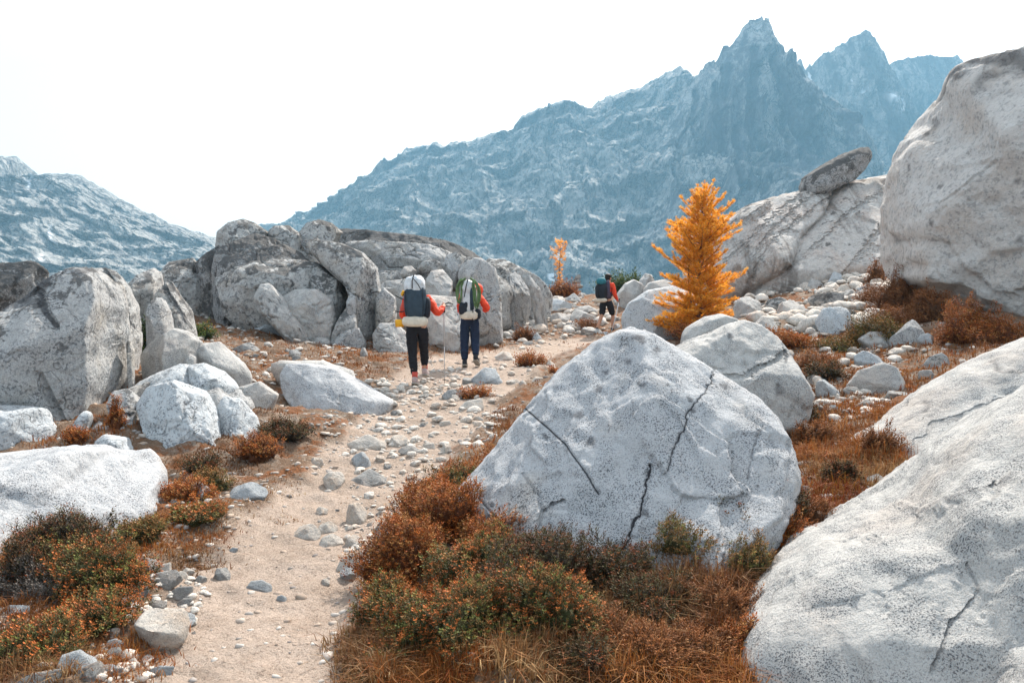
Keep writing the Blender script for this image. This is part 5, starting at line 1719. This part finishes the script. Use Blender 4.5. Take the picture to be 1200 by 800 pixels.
def larch(loc, H, prof, seed, label, trunk_r=.045, nbr=100, tuft_r=.028, nneed=9, col=((.92, .46, .05), (.85, .37, .03), (.95, .55, .11)), spacing=.030, bend=0.0):
    rs = np.random.RandomState(seed)
    t = thing('larch_tree', label, 'tree', tuple(loc))
    def tp(f):
        return np.array([bend * H * math.sin(f * 2.6) * .5 + .012 * H * math.sin(f * 9), .01 * H * math.sin(f * 7), f * H])
    tr = Acc()
    fs = np.linspace(-.04, 1, 14)
    tr.tube([tp(f) for f in fs], [max(.004, trunk_r * (1 - f) ** .8) if f < 1 else .003 for f in np.clip(fs, 0, 1)], 9)
    # a second stem low down
    tr.tube([tp(.02) + [-.05, 0, 0], tp(.2) + [-.14, .05, 0], tp(.4) + [-.22, .05, 0], tp(.6) + [-.24, .03, 0]], [trunk_r * .6, trunk_r * .5, trunk_r * .35, .005], 7)
    tr.build('trunk', M['bark'], t)
    br = Acc()
    tufts, dirs = [], []
    for i in range(nbr):
        f = (i + rs.uniform(0, 1)) / nbr
        f = .02 + .97 * f
        az_ = i * 2.399 + rs.uniform(-.4, .4)
        cx_, cy_ = math.cos(az_), math.sin(az_)
        l, r, rise = np.interp(f, prof[0], prof[1]), np.interp(f, prof[0], prof[2]), np.interp(f, prof[0], prof[3])
        ln = (l * (1 - cx_) / 2 + r * (1 + cx_) / 2) * rs.choice([.4, .65, .85, 1.05]) * rs.uniform(.75, 1.15)
        ln = max(ln, .05)
        o = tp(f)
        d = np.array([cx_, cy_ * .85, 0])
        K = 7
        pts = []
        for k in range(K + 1):
            u = k / K
            pts.append(o + d * ln * u + np.array([0, 0, ln * (rise * u * (.35 + .65 * u) + .05 * math.sin(3 * u))]) + rs.normal(0, .012, 3) * ln * u)
        pts = np.array(pts)
        br.tube(pts, np.linspace(max(.003, .012 * ln + .003), .002, K + 1), 4)
        total = ln
        # tufts along the branch and on side twigs
        twigs = [pts]
        ntw = int(2 + ln * 16)
        for j in range(ntw):
            u = rs.uniform(.15, .97)
            a = pts[min(int(u * K), K - 1)]
            b = pts[min(int(u * K) + 1, K)]
            st = a + (b - a) * (u * K % 1)
            dd = (b - a) / (np.linalg.norm(b - a) + 1e-9)
            sd_ = np.cross(dd, [0, 0, 1]) * rs.choice([-1, 1]) + dd * rs.uniform(.5, 1.3) + np.array([0, 0, rs.uniform(-.2, .75)])
            sd_ /= np.linalg.norm(sd_)
            tl = (.05 + ln * .34 * (1.15 - u)) * rs.uniform(.6, 1.2)
            tw = np.array([st + sd_ * tl * k / 3 + np.array([0, 0, .12 * tl * (k / 3) ** 2]) for k in range(4)])
            twigs.append(tw)
            br.tube(tw, [.003, .0025, .002, .0015], 3)
        for tw in twigs:
            seg = np.linalg.norm(np.diff(tw, axis=0), axis=1)
            cum = np.concatenate([[0], np.cumsum(seg)])
            s0 = cum[-1] * (.22 if tw is pts else .05)
            n = max(1, int((cum[-1] - s0) / spacing))
            for s_ in s0 + (cum[-1] - s0) * (np.arange(n) + rs.uniform(0, 1, n)) / n:
                k = min(np.searchsorted(cum, s_) - 1, len(seg) - 1)
                k = max(k, 0)
                tufts.append(tw[k] + (tw[k + 1] - tw[k]) * ((s_ - cum[k]) / (seg[k] + 1e-9)))
                dirs.append((tw[k + 1] - tw[k]) / (seg[k] + 1e-9))
    br.build('branches', M['bark'], t)
    T, D = np.array(tufts), np.array(dirs)
    n = len(T) * nneed
    q = np.repeat(T, nneed, 0)
    v = rs.normal(0, 1, (n, 3))
    v /= np.linalg.norm(v, axis=1)[:, None]
    v = v * .8 + np.repeat(D, nneed, 0) * .55 + np.array([0, 0, .18])
    v /= np.linalg.norm(v, axis=1)[:, None]
    s = np.cross(v, rs.normal(0, 1, (n, 3)))
    s /= np.linalg.norm(s, axis=1)[:, None]
    ln = tuft_r * rs.uniform(.6, 1.3, (n, 1))
    w = tuft_r * .085
    V = np.stack([q - s * w, q + s * w, q + v * ln + s * w * .6, q + v * ln - s * w * .6], 1).reshape(-1, 3)
    F = np.arange(len(V)).reshape(-1, 4)
    ca = np.array(col)
    tc_ = ca[rs.randint(0, len(ca), len(T))] * rs.uniform(.8, 1.15, (len(T), 1))
    C = np.repeat(tc_, nneed * 4, 0)
    me = new_mesh('foliage', V, F, smooth=False, cols=np.clip(C, 0, 1), mat=M['needle'])
    link('foliage', me, t)
    return t


_q = hit1(816, 393)
sc_ = _q[1] / FPX
LP = np.array([  # photo row, left reach, right reach (pixels), rise
    (396, 52, 50, .12), (385, 64, 56, .12), (370, 56, 60, .15), (352, 42, 52, .25), (335, 40, 40, .45), (318, 46, 26, .6), (300, 50, 30, .55), (287, 44, 46, .35), (272, 30, 34, .5), (258, 22, 20, .8), (244, 14, 18, 1.2), (230, 8, 12, 1.6), (216, 4, 5, 1.8)], float)
Hl = (400 - 229) * sc_
fr = np.clip((400 - LP[:, 0]) * sc_ / Hl, 0, 1)
larch((_q[0], _q[1] + .1, _q[2] - .05), Hl, (fr, LP[:, 1] * sc_ * np.linspace(1.0, 1.25, 13), LP[:, 2] * sc_ * np.linspace(.95, 1.25, 13), LP[:, 3] * .85 + .10), 3, 'bright orange bushy larch standing behind the big boulders', nbr=240, tuft_r=.038, nneed=11, bend=.07, spacing=.022)
_q = hit1(656, 343)
sc2 = _q[1] / FPX
larch((_q[0], _q[1], _q[2] - .05), 64 * sc2, (np.array([0, .3, .5, .62, .75, .9, 1]), np.array([1, 1, 4, 9, 14, 11, 4]) * sc2, np.array([1, 1, 4, 8, 9, 12, 4]) * sc2, np.array([.2, .2, .3, .4, .5, .6, .8])), 8,
      'thin small larch sapling with a pale orange top on the far crest', trunk_r=.03, nbr=46, tuft_r=.11, nneed=5, spacing=.10, col=((.88, .46, .12), (.82, .38, .08)))

# ------------------------------------------------------------------ hikers
M['skin'] = plain('skin', (.50, .27, .18), .6, 80)
M['jacket'] = plain('orange red jacket', (.80, .075, .03), .7, 30)
M['legging'] = plain('black leggings', (.012, .012, .016), .7, 40)
M['navy'] = plain('navy trousers', (.016, .026, .055), .8, 40)
M['short'] = plain('black shorts', (.022, .022, .026), .85, 40)
M['vest'] = plain('purple grey cloth', (.075, .065, .10), .85, 40)
M['shoe'] = plain('grey pink shoe', (.42, .33, .32), .8, 60)
M['sock'] = plain('red sock', (.50, .09, .07), .9, 60)
M['bshoe'] = plain('black shoe', (.03, .03, .035), .7, 60)
M['sole'] = plain('shoe sole', (.35, .33, .30), .8, 60)
M['hair'] = plain('dark hair', (.02, .013, .009), .6, 90)
M['white'] = plain('white pack cloth', (.62, .64, .66), .55, 25)
M['cream'] = plain('cream roll cloth', (.62, .55, .45), .7, 25)
M['slate'] = plain('slate pack cloth', (.035, .055, .075), .6, 25)
M['black'] = plain('black webbing', (.015, .015, .018), .7, 60)
M['yellow'] = plain('yellow foam', (.80, .40, .03), .7, 60)
M['rope'] = plain('green rope', (.13, .21, .09), .85, 120)
M['teal'] = plain('teal cloth', (.03, .16, .20), .7, 40)
M['pblack'] = plain('black pack cloth', (.018, .022, .03), .6, 30)
M['metal'] = plain('pole metal', (.45, .43, .42), .35, 60, .6)
M['netm'] = plain('grey mesh net', (.20, .22, .24), .8, 60)


def skin(name, J, bones, mat, parent, sub=3):
    """one continuous tapered surface grown round a skeleton of named joints"""
    keys = list(J)
    me = bpy.data.meshes.new(name)
    me.from_pydata([J[k][0] for k in keys], [(keys.index(a), keys.index(b)) for a, b in bones], [])
    me.update()
    o = bpy.data.objects.new(name + '_tmp', me)
    COL.objects.link(o)
    md = o.modifiers.new('s', 'SKIN')
    md.use_smooth_shade = True
    sv = me.skin_vertices[0].data
    for i, k in enumerate(keys):
        r = J[k][1]
        sv[i].radius = r if isinstance(r, tuple) else (r, r)
        sv[i].use_root = (i == 0)
    m2 = o.modifiers.new('u', 'SUBSURF')
    m2.levels = m2.render_levels = sub
    dg = bpy.context.evaluated_depsgraph_get()
    nm = bpy.data.meshes.new_from_object(o.evaluated_get(dg))
    bpy.data.objects.remove(o)
    nm.name = name
    nm.materials.clear()
    nm.materials.append(mat)
    nm.polygons.foreach_set('use_smooth', np.ones(len(nm.polygons), bool))
    return link(name, nm, parent)


def chain(*k):
    return list(zip(k[:-1], k[1:]))


def hand(J, bones, pre, wrist, fdir, side, up, s=1.0):
    """palm, five bent fingers of unequal length; fdir along the palm, side towards the thumb, up = back of hand"""
    f, sd_, u = (np.array(v, float) / np.linalg.norm(v) for v in (fdir, side, up))
    w = np.array(wrist, float)
    J[pre + 'palm'] = (tuple(w + f * .045 * s), (.026 * s, .017 * s))
    J[pre + 'knk'] = (tuple(w + f * .085 * s), (.028 * s, .014 * s))
    bones += [(pre + 'w', pre + 'palm'), (pre + 'palm', pre + 'knk')]
    for i, (off, ln) in enumerate(((.024, .070), (.008, .078), (-.008, .072), (-.023, .056))):
        a = w + f * .09 * s + sd_ * off * s
        b = a + (f * .75 - u * .55) * ln * .5 * s
        c = b + (f * .05 - u * 1.0) * ln * .45 * s
        for k, (p_, r_) in enumerate(((a, .0095), (b, .0088), (c, .0078))):
            J['%sf%d%d' % (pre, i, k)] = (tuple(p_), r_ * s)
        bones += [(pre + 'knk', '%sf%d0' % (pre, i))] + chain('%sf%d0' % (pre, i), '%sf%d1' % (pre, i), '%sf%d2' % (pre, i))
    a = w + f * .035 * s + sd_ * .032 * s
    b = a + (f * .6 + sd_ * .6 - u * .3) * .035 * s
    c = b + (f * .8 - u * .5) * .03 * s
    for k, (p_, r_) in enumerate(((a, .012), (b, .010), (c, .009))):
        J['%st%d' % (pre, k)] = (tuple(p_), r_ * s)
    bones += [(pre + 'palm', pre + 't0')] + chain(pre + 't0', pre + 't1', pre + 't2')


def person(pose, label, loc, rz, s=1.0):
    t = thing('person', label, 'person', loc, rz=rz)
    t.scale = (s, s, s)
    J, Bn = {}, []
    J['pelvis'] = (pose['pelvis'], (.135, .105))
    J['waist'] = (pose['waist'], (.115, .09))
    J['chest'] = (pose['chest'], (.15, .105))
    J['neck0'] = (pose['neck'], .055)
    hd = np.array(pose['head'], float)
    nk = np.array(pose['neck'], float)
    fw = np.array(pose.get('face', (0, 1, 0)), float)
    J['chin'] = (tuple(hd + (0, 0, -.085)), (.052, .060))
    J['skull'] = (tuple(hd), (.074, .086))
    J['crown'] = (tuple(hd + (0, 0, .075) - fw * .01), (.060, .070))
    Bn += chain('pelvis', 'waist', 'chest', 'neck0', 'chin', 'skull', 'crown')
    # face: nose, brow, jaw and ears grown from the skull
    sdv = np.cross(fw, (0, 0, 1))
    J['nose'] = (tuple(hd + fw * .098 + np.array((0, 0, -.012))), .011)
    J['jaw'] = (tuple(hd + fw * .055 + np.array((0, 0, -.075))), .030)
    J['earr'] = (tuple(hd + sdv * .085), (.012, .016))
    J['earl'] = (tuple(hd - sdv * .085), (.012, .016))
    Bn += [('skull', 'nose'), ('chin', 'jaw'), ('skull', 'earr'), ('skull', 'earl')]
    for S_ in 'LR':
        sh, el, wr = pose[S_ + 'arm']
        J[S_ + 'sh'] = (sh, .058)
        J[S_ + 'el'] = (el, .042)
        J[S_ + 'w'] = (wr, (.030, .022))
        Bn += [('chest', S_ + 'sh')] + chain(S_ + 'sh', S_ + 'el', S_ + 'w')
        hand(J, Bn, S_, wr, *pose[S_ + 'hand'])
        hp, kn, cf, an, heel, toe = pose[S_ + 'leg']
        J[S_ + 'hp'] = (hp, .092)
        J[S_ + 'kn'] = (kn, .056)
        J[S_ + 'cf'] = (cf, .053)
        J[S_ + 'an'] = (an, .034)
        J[S_ + 'toe'] = (toe, (.036, .025))
        Bn += [('pelvis', S_ + 'hp')] + chain(S_ + 'hp', S_ + 'kn', S_ + 'cf', S_ + 'an', S_ + 'toe')
    skin('body', J, Bn, M['skin'], t)
    return t, J


def cloth(name, J, ks, bones, mat, t, grow=.014, over={}):
    JJ = {}
    for k in ks:
        co, r = J[k]
        if k in over:
            co, r = over[k][0] or co, over[k][1]
        else:
            r = tuple(x + grow for x in r) if isinstance(r, tuple) else r + grow
        JJ[k] = (co, r)
    o = skin(name, JJ, bones, mat, t)
    V = np.empty(len(o.data.vertices) * 3, np.float32)
    o.data.vertices.foreach_get('co', V)
    V = V.reshape(-1, 3)
    N = np.array([v.normal[:] for v in o.data.vertices])
    f = 1 - np.abs(fbm(V * np.array([13, 13, 26.]), 5, 3))
    V = V + N * ((f - .6) * .016)[:, None]
    o.data.vertices.foreach_set('co', V.astype(np.float32).ravel())
    return o


def shoe(t, an, toe, mat, sole, sock=None):
    an, toe = np.array(an, float), np.array(toe, float)
    d = toe - an
    dn = d / np.linalg.norm(d)
    a = Acc()
    mid = an + d * .52 + np.array([0, 0, -.022])
    q = Vector(dn).to_track_quat('Y', 'Z')
    a.blob(mid, (.050, .145, .046), 2.6, 3, q)
    a.blob(an + np.array([0, 0, .0]) - dn * .01, (.046, .055, .062), 2.4, 3, q)
    o = a.build('shoe', mat, t)
    b = Acc()
    b.blob(mid + np.array([0, 0, -.036]), (.054, .155, .016), 4, 3, q)
    b.build('sole', sole, o)
    if sock:
        c = Acc()
        c.tube([an + (0, 0, .02), an + (0, 0, .13)], [.043, .047], 12)
        c.build('sock', sock, t)


def lerp(a, b, f):
    return tuple(np.array(a) * (1 - f) + np.array(b) * f)


# --- nearest hiker
p1 = hit1(489, 447)
pose1 = dict(pelvis=(0, 0, .93), waist=(0, .02, 1.07), chest=(.0, .07, 1.27), neck=(0, .10, 1.41), head=(0, .14, 1.53),
             Rarm=[(.17, .07, 1.36), (.33, -.02, 1.12), (.40, .17, 1.24)], Larm=[(-.17, .07, 1.36), (-.24, .10, 1.10), (-.18, .28, 1.02)],
             Rhand=((0.1, 1, .1), (0, .2, 1), (1, 0, 0)), Lhand=((0, 1, .1), (0, .1, 1), (-1, 0, 0)),
             Lleg=[(-.085, 0, .88), (-.075, .02, .50), (-.055, -.03, .34), (-.03, -.06, .10), (-.03, -.10, .05), (-.03, .10, .045)],
             Rleg=[(.085, .02, .88), (.085, .22, .54), (.085, .27, .40), (.085, .30, .20), (.085, .27, .14), (.09, .46, .17)])
h1, J = person(pose1, 'hiker in an orange red jacket and black leggings holding a pole, nearest of the three', tuple(p1), 0.0)
cloth('jacket', J, ['pelvis', 'waist', 'chest', 'neck0', 'Lsh', 'Lel', 'Lw', 'Rsh', 'Rel', 'Rw'], chain('waist', 'chest', 'neck0') + chain('chest', 'Lsh', 'Lel', 'Lw') + chain('chest', 'Rsh', 'Rel', 'Rw') + [('pelvis', 'waist')], M['jacket'], h1, .020, {'pelvis': ((0, 0, .95), (.160, .13)), 'Rw': (lerp(J['Rel'][0], J['Rw'][0], .95), .042), 'Lw': (lerp(J['Lel'][0], J['Lw'][0], .95), .042)})
cloth('leggings', J, ['pelvis', 'waist', 'Lhp', 'Lkn', 'Lcf', 'Lan', 'Rhp', 'Rkn', 'Rcf', 'Ran'], chain('waist', 'pelvis', 'Lhp', 'Lkn', 'Lcf', 'Lan') + chain('pelvis', 'Rhp', 'Rkn', 'Rcf', 'Ran'), M['legging'], h1, .018, {'pelvis': (None, (.185, .165)), 'waist': (None, (.14, .13)), 'Lan': (lerp(J['Lcf'][0], J['Lan'][0], .75), .042), 'Ran': (lerp(J['Rcf'][0], J['Ran'][0], .6), .042)})
shoe(h1, J['Lan'][0], J['Ltoe'][0], M['shoe'], M['sole'], M['sock'])
shoe(h1, J['Ran'][0], J['Rtoe'][0], M['shoe'], M['sole'], M['sock'])
a = Acc(); a.blob((0, .13, 1.585), (.090, .100, .070), 2.2, 3); a.build('hat', M['white'], h1)

bk = thing('backpack', 'slate backpack with white top bag, cream roll and yellow pad on the nearest hiker', 'backpack', (p1[0], p1[1] - .16, p1[2] + .96))
bk.scale = (.90, 1, .95)
a = Acc(); a.blob((0, -.02, .36), (.185, .135, .25), 4.0, 4, None, .10, 3); a.build('pack_body', M['slate'], bk)
a = Acc(); a.blob((-.01, -.0, .62), (.175, .14, .17), 2.7, 4, None, .10, 5); a.blob((.03, .0, .70), (.11, .10, .10), 2.3, 3, None, .1, 6); a.build('top_bag', M['white'], bk)
a = Acc(); a.blob((.0, -.07, .06), (.215, .095, .085), 3.2, 4, None, .04, 8); a.build('bottom_roll', M['cream'], bk)
a = Acc(); a.tube([(-.20, -.02, .03), (-.335, -.02, .025)], [.062, .062], 14); a.build('foam_pad', M['yellow'], bk)
a = Acc(); a.tube([(-.195, .02, .50), (-.235, .02, .52)], [.05, .045], 12); a.build('foam_pad', M['yellow'], bk)
a = Acc()
a.tube([(.0, -.17, .80), (-.03, -.175, .70), (-.03, -.165, .58)], .010, 6).tube([(-.03, -.15, .76), (.06, -.17, .66), (.12, -.16, .56)], .008, 6)
a.tube([(-.15, -.15, .56), (-.15, -.16, .30), (-.13, -.16, .15)], .006, 6).tube([(.14, -.14, .56), (.15, -.15, .30), (.14, -.15, .15)], .006, 6)
a.tube([(-.17, -.05, .40), (-.27, -.06, .44), (-.34, -.05, .48)], .008, 6).tube([(-.17, -.05, .22), (-.27, -.06, .21), (-.34, -.05, .22)], .008, 6)
a.build('strap', M['black'], bk)
a = Acc(); a.blob((.20, .0, .28), (.055, .10, .17), 3, 3, None, .08, 2); a.build('side_pocket', M['pblack'], bk)
a = Acc()
for k in range(9):
    a.tube([(-.19, -.03, .20 + .03 * k), (-.31, -.03, .21 + .03 * k)], .0022, 4)
for k in range(5):
    a.tube([(-.20 - .026 * k, -.03, .20), (-.20 - .026 * k, -.03, .45)], .0022, 4)
a.build('side_net', M['netm'], bk)

pl = thing('trekking_pole', 'slim trekking pole planted beside the nearest hiker with a black wrist loop', 'pole', (p1[0] + .40, p1[1] + .28, p1[2]))
zt = 1.27
gz = float(gh(np.array(p1[0] + .37), np.array(p1[1] + .36))) - p1[2]
a = Acc(); a.tube([(0, 0, gz - .02), (0, 0, .60)], [.005, .008], 8).tube([(0, 0, .60), (0, 0, zt - .12)], [.010, .010], 8); a.build('shaft', M['metal'], pl)
a = Acc(); a.tube([(0, 0, zt - .13), (0, 0, zt - .05), (0, 0, zt)], [.017, .019, .014], 10).blob((0, 0, zt), (.022, .022, .016), 2, 2); a.build('grip', M['black'], pl)
a = Acc(); a.tube([(0, 0, zt), (.07, 0, zt + .03), (.14, .0, zt + .01), (.12, 0, zt - .03), (.04, 0, zt - .025), (0, 0, zt)], .008, 5); a.build('wrist_loop', M['black'], pl)
a = Acc(); a.tube([(0, 0, gz + .05), (0, 0, gz + .06)], [.035, .035], 12); a.build('basket', M['black'], pl)

# --- second hiker
p2 = hit1(549, 427)
pose2 = dict(pelvis=(0.03, 0, .93), waist=(.03, .03, 1.07), chest=(.03, .09, 1.26), neck=(.06, .13, 1.40), head=(.15, .15, 1.45), face=(0, 1, 0),
             Rarm=[(.21, .09, 1.33), (.36, .02, 1.12), (.30, .24, 1.08)], Larm=[(-.13, .09, 1.34), (-.18, .12, 1.08), (-.13, .30, 1.02)],
             Rhand=((0, 1, .1), (0, .1, 1), (1, 0, 0)), Lhand=((0, 1, .1), (0, .1, 1), (-1, 0, 0)),
             Lleg=[(-.06, 0, .88), (-.075, .03, .50), (-.075, .0, .34), (-.07, -.03, .10), (-.07, -.06, .05), (-.07, .13, .045)],
             Rleg=[(.11, 0, .88), (.125, .05, .51), (.135, -.03, .38), (.145, -.14, .20), (.14, -.16, .14), (.17, .02, .12)])
h2, J = person(pose2, 'hiker in navy trousers and orange red jacket, left of the tall flat faced block', tuple(p2), 0.0)
cloth('jacket', J, ['pelvis', 'waist', 'chest', 'neck0', 'Lsh', 'Lel', 'Lw', 'Rsh', 'Rel', 'Rw'], chain('waist', 'chest', 'neck0') + chain('chest', 'Lsh', 'Lel', 'Lw') + chain('chest', 'Rsh', 'Rel', 'Rw') + [('pelvis', 'waist')], M['jacket'], h2, .026, {'pelvis': ((.03, 0, .93), (.18, .13)), 'Rw': (None, .045), 'Lw': (None, .045)})
cloth('trousers', J, ['pelvis', 'waist', 'Lhp', 'Lkn', 'Lcf', 'Lan', 'Rhp', 'Rkn', 'Rcf', 'Ran'], chain('waist', 'pelvis', 'Lhp', 'Lkn', 'Lcf', 'Lan') + chain('pelvis', 'Rhp', 'Rkn', 'Rcf', 'Ran'), M['navy'], h2, .030, {'Lan': (lerp(J['Lcf'][0], J['Lan'][0], .9), .062), 'Ran': (lerp(J['Rcf'][0], J['Ran'][0], .85), .062)})
shoe(h2, J['Lan'][0], J['Ltoe'][0], M['bshoe'], M['sole'])
shoe(h2, J['Ran'][0], J['Rtoe'][0], M['bshoe'], M['sole'])
a = Acc(); a.blob((.17, .14, 1.47), (.105, .12, .125), 2.2, 3); a.build('hood', M['jacket'], h2)

bk = thing('backpack', 'white and black backpack draped with green rope coils, on the hiker in navy', 'backpack', (p2[0] + .01, p2[1] - .15, p2[2] + .93))
bk.scale = (.94, 1, .96)
a = Acc(); a.blob((0, 0, .36), (.17, .13, .30), 3.0, 4, None, .12, 3); a.build('pack_body', M['white'], bk)
a = Acc(); a.blob((-.01, -.01, .60), (.15, .13, .15), 2.4, 4, None, .08, 5); a.build('top_lid', M['white'], bk)
a = Acc(); a.blob((.08, -.115, .38), (.048, .03, .22), 3, 3, None, .1, 4); a.build('side_panel', M['slate'], bk)
a = Acc(); a.blob((-.10, -.12, .20), (.085, .055, .12), 2.4, 3, None, .22, 7); a.blob((-.04, -.13, .27), (.04, .03, .06), 2.2, 2); a.build('gear_bag', M['pblack'], bk)
a = Acc(); a.blob((.01, -.08, .07), (.18, .09, .085), 3, 3, None, .06, 7); a.build('bottom_bag', M['cream'], bk)
a = Acc(); a.blob((.19, 0, .10), (.06, .09, .11), 3, 3, None, .1, 9); a.build('side_pocket', M['pblack'], bk)
rs_ = np.random.RandomState(4)
for sx in (-1, 1):
    a = Acc()
    for k in range(13 if sx > 0 else 8):
        r1 = (.02 + .055 * rs_.uniform()) if sx > 0 else (.03 + .03 * rs_.uniform())
        r2 = .19 + .06 * rs_.uniform()
        cx, cy, cz = sx * (.155 + .03 * rs_.uniform()), -.05 - .012 * k, .47 + (.02 if sx > 0 else .05) + .03 * rs_.uniform(-1, 1)
        pts = [(cx + r1 * math.cos(u) - sx * .05 * max(0, math.sin(u)) ** 2, cy + .02 * math.sin(u * 2 + k), cz + r2 * math.sin(u) * (.95 if sx < 0 else 1.1)) for u in np.linspace(0, 2 * math.pi, 22)]
        a.tube(pts, .011, 6)
    for k in range(6):
        a.tube([(sx * .20, -.04 - .02 * k, .60 + .01 * k), (sx * .16, -.05 - .015 * k, .70), (sx * .05, -.05 - .015 * k, .765 + .006 * k)], .011, 6)
    a.build('rope_coil', M['rope'], bk)
a = Acc()
a.tube([(0, -.15, .76), (-.04, -.165, .60), (-.07, -.165, .42)], .011, 6).tube([(.07, -.15, .30), (.10, -.15, .10), (.08, -.14, -.05)], .008, 6)
a.build('strap', M['black'], bk)
a = Acc()
a.tube([(-.19, -.10, .30), (-.24, -.12, .26), (-.22, -.12, .16), (-.25, -.12, .05)], .011, 6).tube([(-.17, -.12, .15), (-.21, -.13, .02), (-.20, -.13, -.06)], .008, 6)
a.tube([(.13, -.14, .56), (.17, -.15, .44), (.13, -.15, .30), (.12, -.15, -.02)], .008, 6).tube([(.14, -.15, .24), (.20, -.14, .20), (.22, -.13, .27)], .007, 6)
a.build('cord', M['white'], bk)

# --- third hiker
p3 = hit1(710, 389)
rz3 = R(-38)
pose3 = dict(pelvis=(0, 0, .93), waist=(0, .03, 1.07), chest=(0, .07, 1.29), neck=(0, .10, 1.44), head=(0, .13, 1.58), face=(.2, .97, -.1),
             Rarm=[(.17, .08, 1.38), (.24, .08, 1.10), (.24, .26, .92)], Larm=[(-.17, .08, 1.38), (-.24, .10, 1.10), (-.18, .30, .98)],
             Rhand=((0, .6, -.5), (-.3, .6, .6), (1, 0, 0)), Lhand=((0, .8, -.2), (0, .1, 1), (-1, 0, 0)),
             Lleg=[(-.09, 0, .88), (-.11, -.06, .50), (-.12, -.16, .34), (-.13, -.26, .11), (-.13, -.30, .05), (-.13, -.10, .045)],
             Rleg=[(.09, .02, .88), (.10, .22, .52), (.10, .21, .36), (.10, .20, .10), (.10, .16, .05), (.10, .36, .045)])
h3, J = person(pose3, 'dark haired hiker in black shorts with bare calves, beyond the peak of the big boulder', tuple(p3), rz3)
cloth('shirt', J, ['pelvis', 'waist', 'chest', 'neck0', 'Lsh', 'Lel', 'Lw', 'Rsh', 'Rel', 'Rw'], chain('waist', 'chest', 'neck0') + chain('chest', 'Lsh', 'Lel', 'Lw') + chain('chest', 'Rsh', 'Rel', 'Rw') + [('pelvis', 'waist')], M['jacket'], h3, .018, {'Rw': (lerp(J['Rel'][0], J['Rw'][0], .85), .038), 'Lw': (lerp(J['Lel'][0], J['Lw'][0], .85), .038)})
cloth('vest', J, ['pelvis', 'waist', 'chest'], chain('pelvis', 'waist', 'chest'), M['vest'], h3, .034)
cloth('shorts', J, ['pelvis', 'waist', 'Lhp', 'Lkn', 'Rhp', 'Rkn'], chain('waist', 'pelvis', 'Lhp', 'Lkn') + chain('pelvis', 'Rhp', 'Rkn'), M['short'], h3, .028)
shoe(h3, J['Lan'][0], J['Ltoe'][0], M['bshoe'], M['sole'])
shoe(h3, J['Ran'][0], J['Rtoe'][0], M['bshoe'], M['sole'])
a = Acc(); a.blob((0, .105, 1.63), (.088, .100, .082), 2.2, 3, None, .06, 4); a.blob((0, .065, 1.585), (.078, .07, .085), 2.2, 3); a.build('hair', M['hair'], h3)
c3, s3 = math.cos(rz3), math.sin(rz3)
bk = thing('backpack', 'black backpack with teal top bag and tan roll on the hiker in shorts', 'backpack', (p3[0] - s3 * -.20, p3[1] + c3 * -.20, p3[2] + .92), rz=rz3)
a = Acc(); a.blob((0, -.05, .28), (.17, .15, .23), 3.2, 4, None, .06, 3); a.build('pack_body', M['pblack'], bk)
a = Acc(); a.blob((0, -.07, .56), (.14, .12, .11), 2.4, 3, None, .06, 3); a.build('top_bag', M['teal'], bk)
a = Acc(); a.blob((0, -.10, .03), (.20, .085, .065), 3, 3, None, .03, 3); a.build('bottom_roll', M['cream'], bk)
a = Acc(); a.blob((.13, .06, .34), (.055, .09, .26), 3, 3, None, .06, 3); a.build('side_panel', M['vest'], bk)
a = Acc(); a.tube([(0, -.20, .50), (0, -.215, .30), (0, -.20, .10)], .009, 6); a.build('strap', M['black'], bk)
# white folded poles in the right hand
hw = np.array(J['Rw'][0])
wp = np.array([hw[0] * c3 - hw[1] * s3, hw[0] * s3 + hw[1] * c3, hw[2]])
pl = thing('trekking_pole', 'white trekking pole trailing behind the hiker in shorts', 'pole', tuple(p3 + wp * [1, 1, 0]))
a = Acc(); a.tube([(.02, 0, .90), (-.10, -.20, .45), (-.24, -.40, .04)], [.012, .011, .008], 7); a.build('shaft', M['white'], pl)
a = Acc(); a.tube([(.02, 0, .88), (.04, .02, 1.0)], [.016, .016], 8); a.build('grip', M['black'], pl)
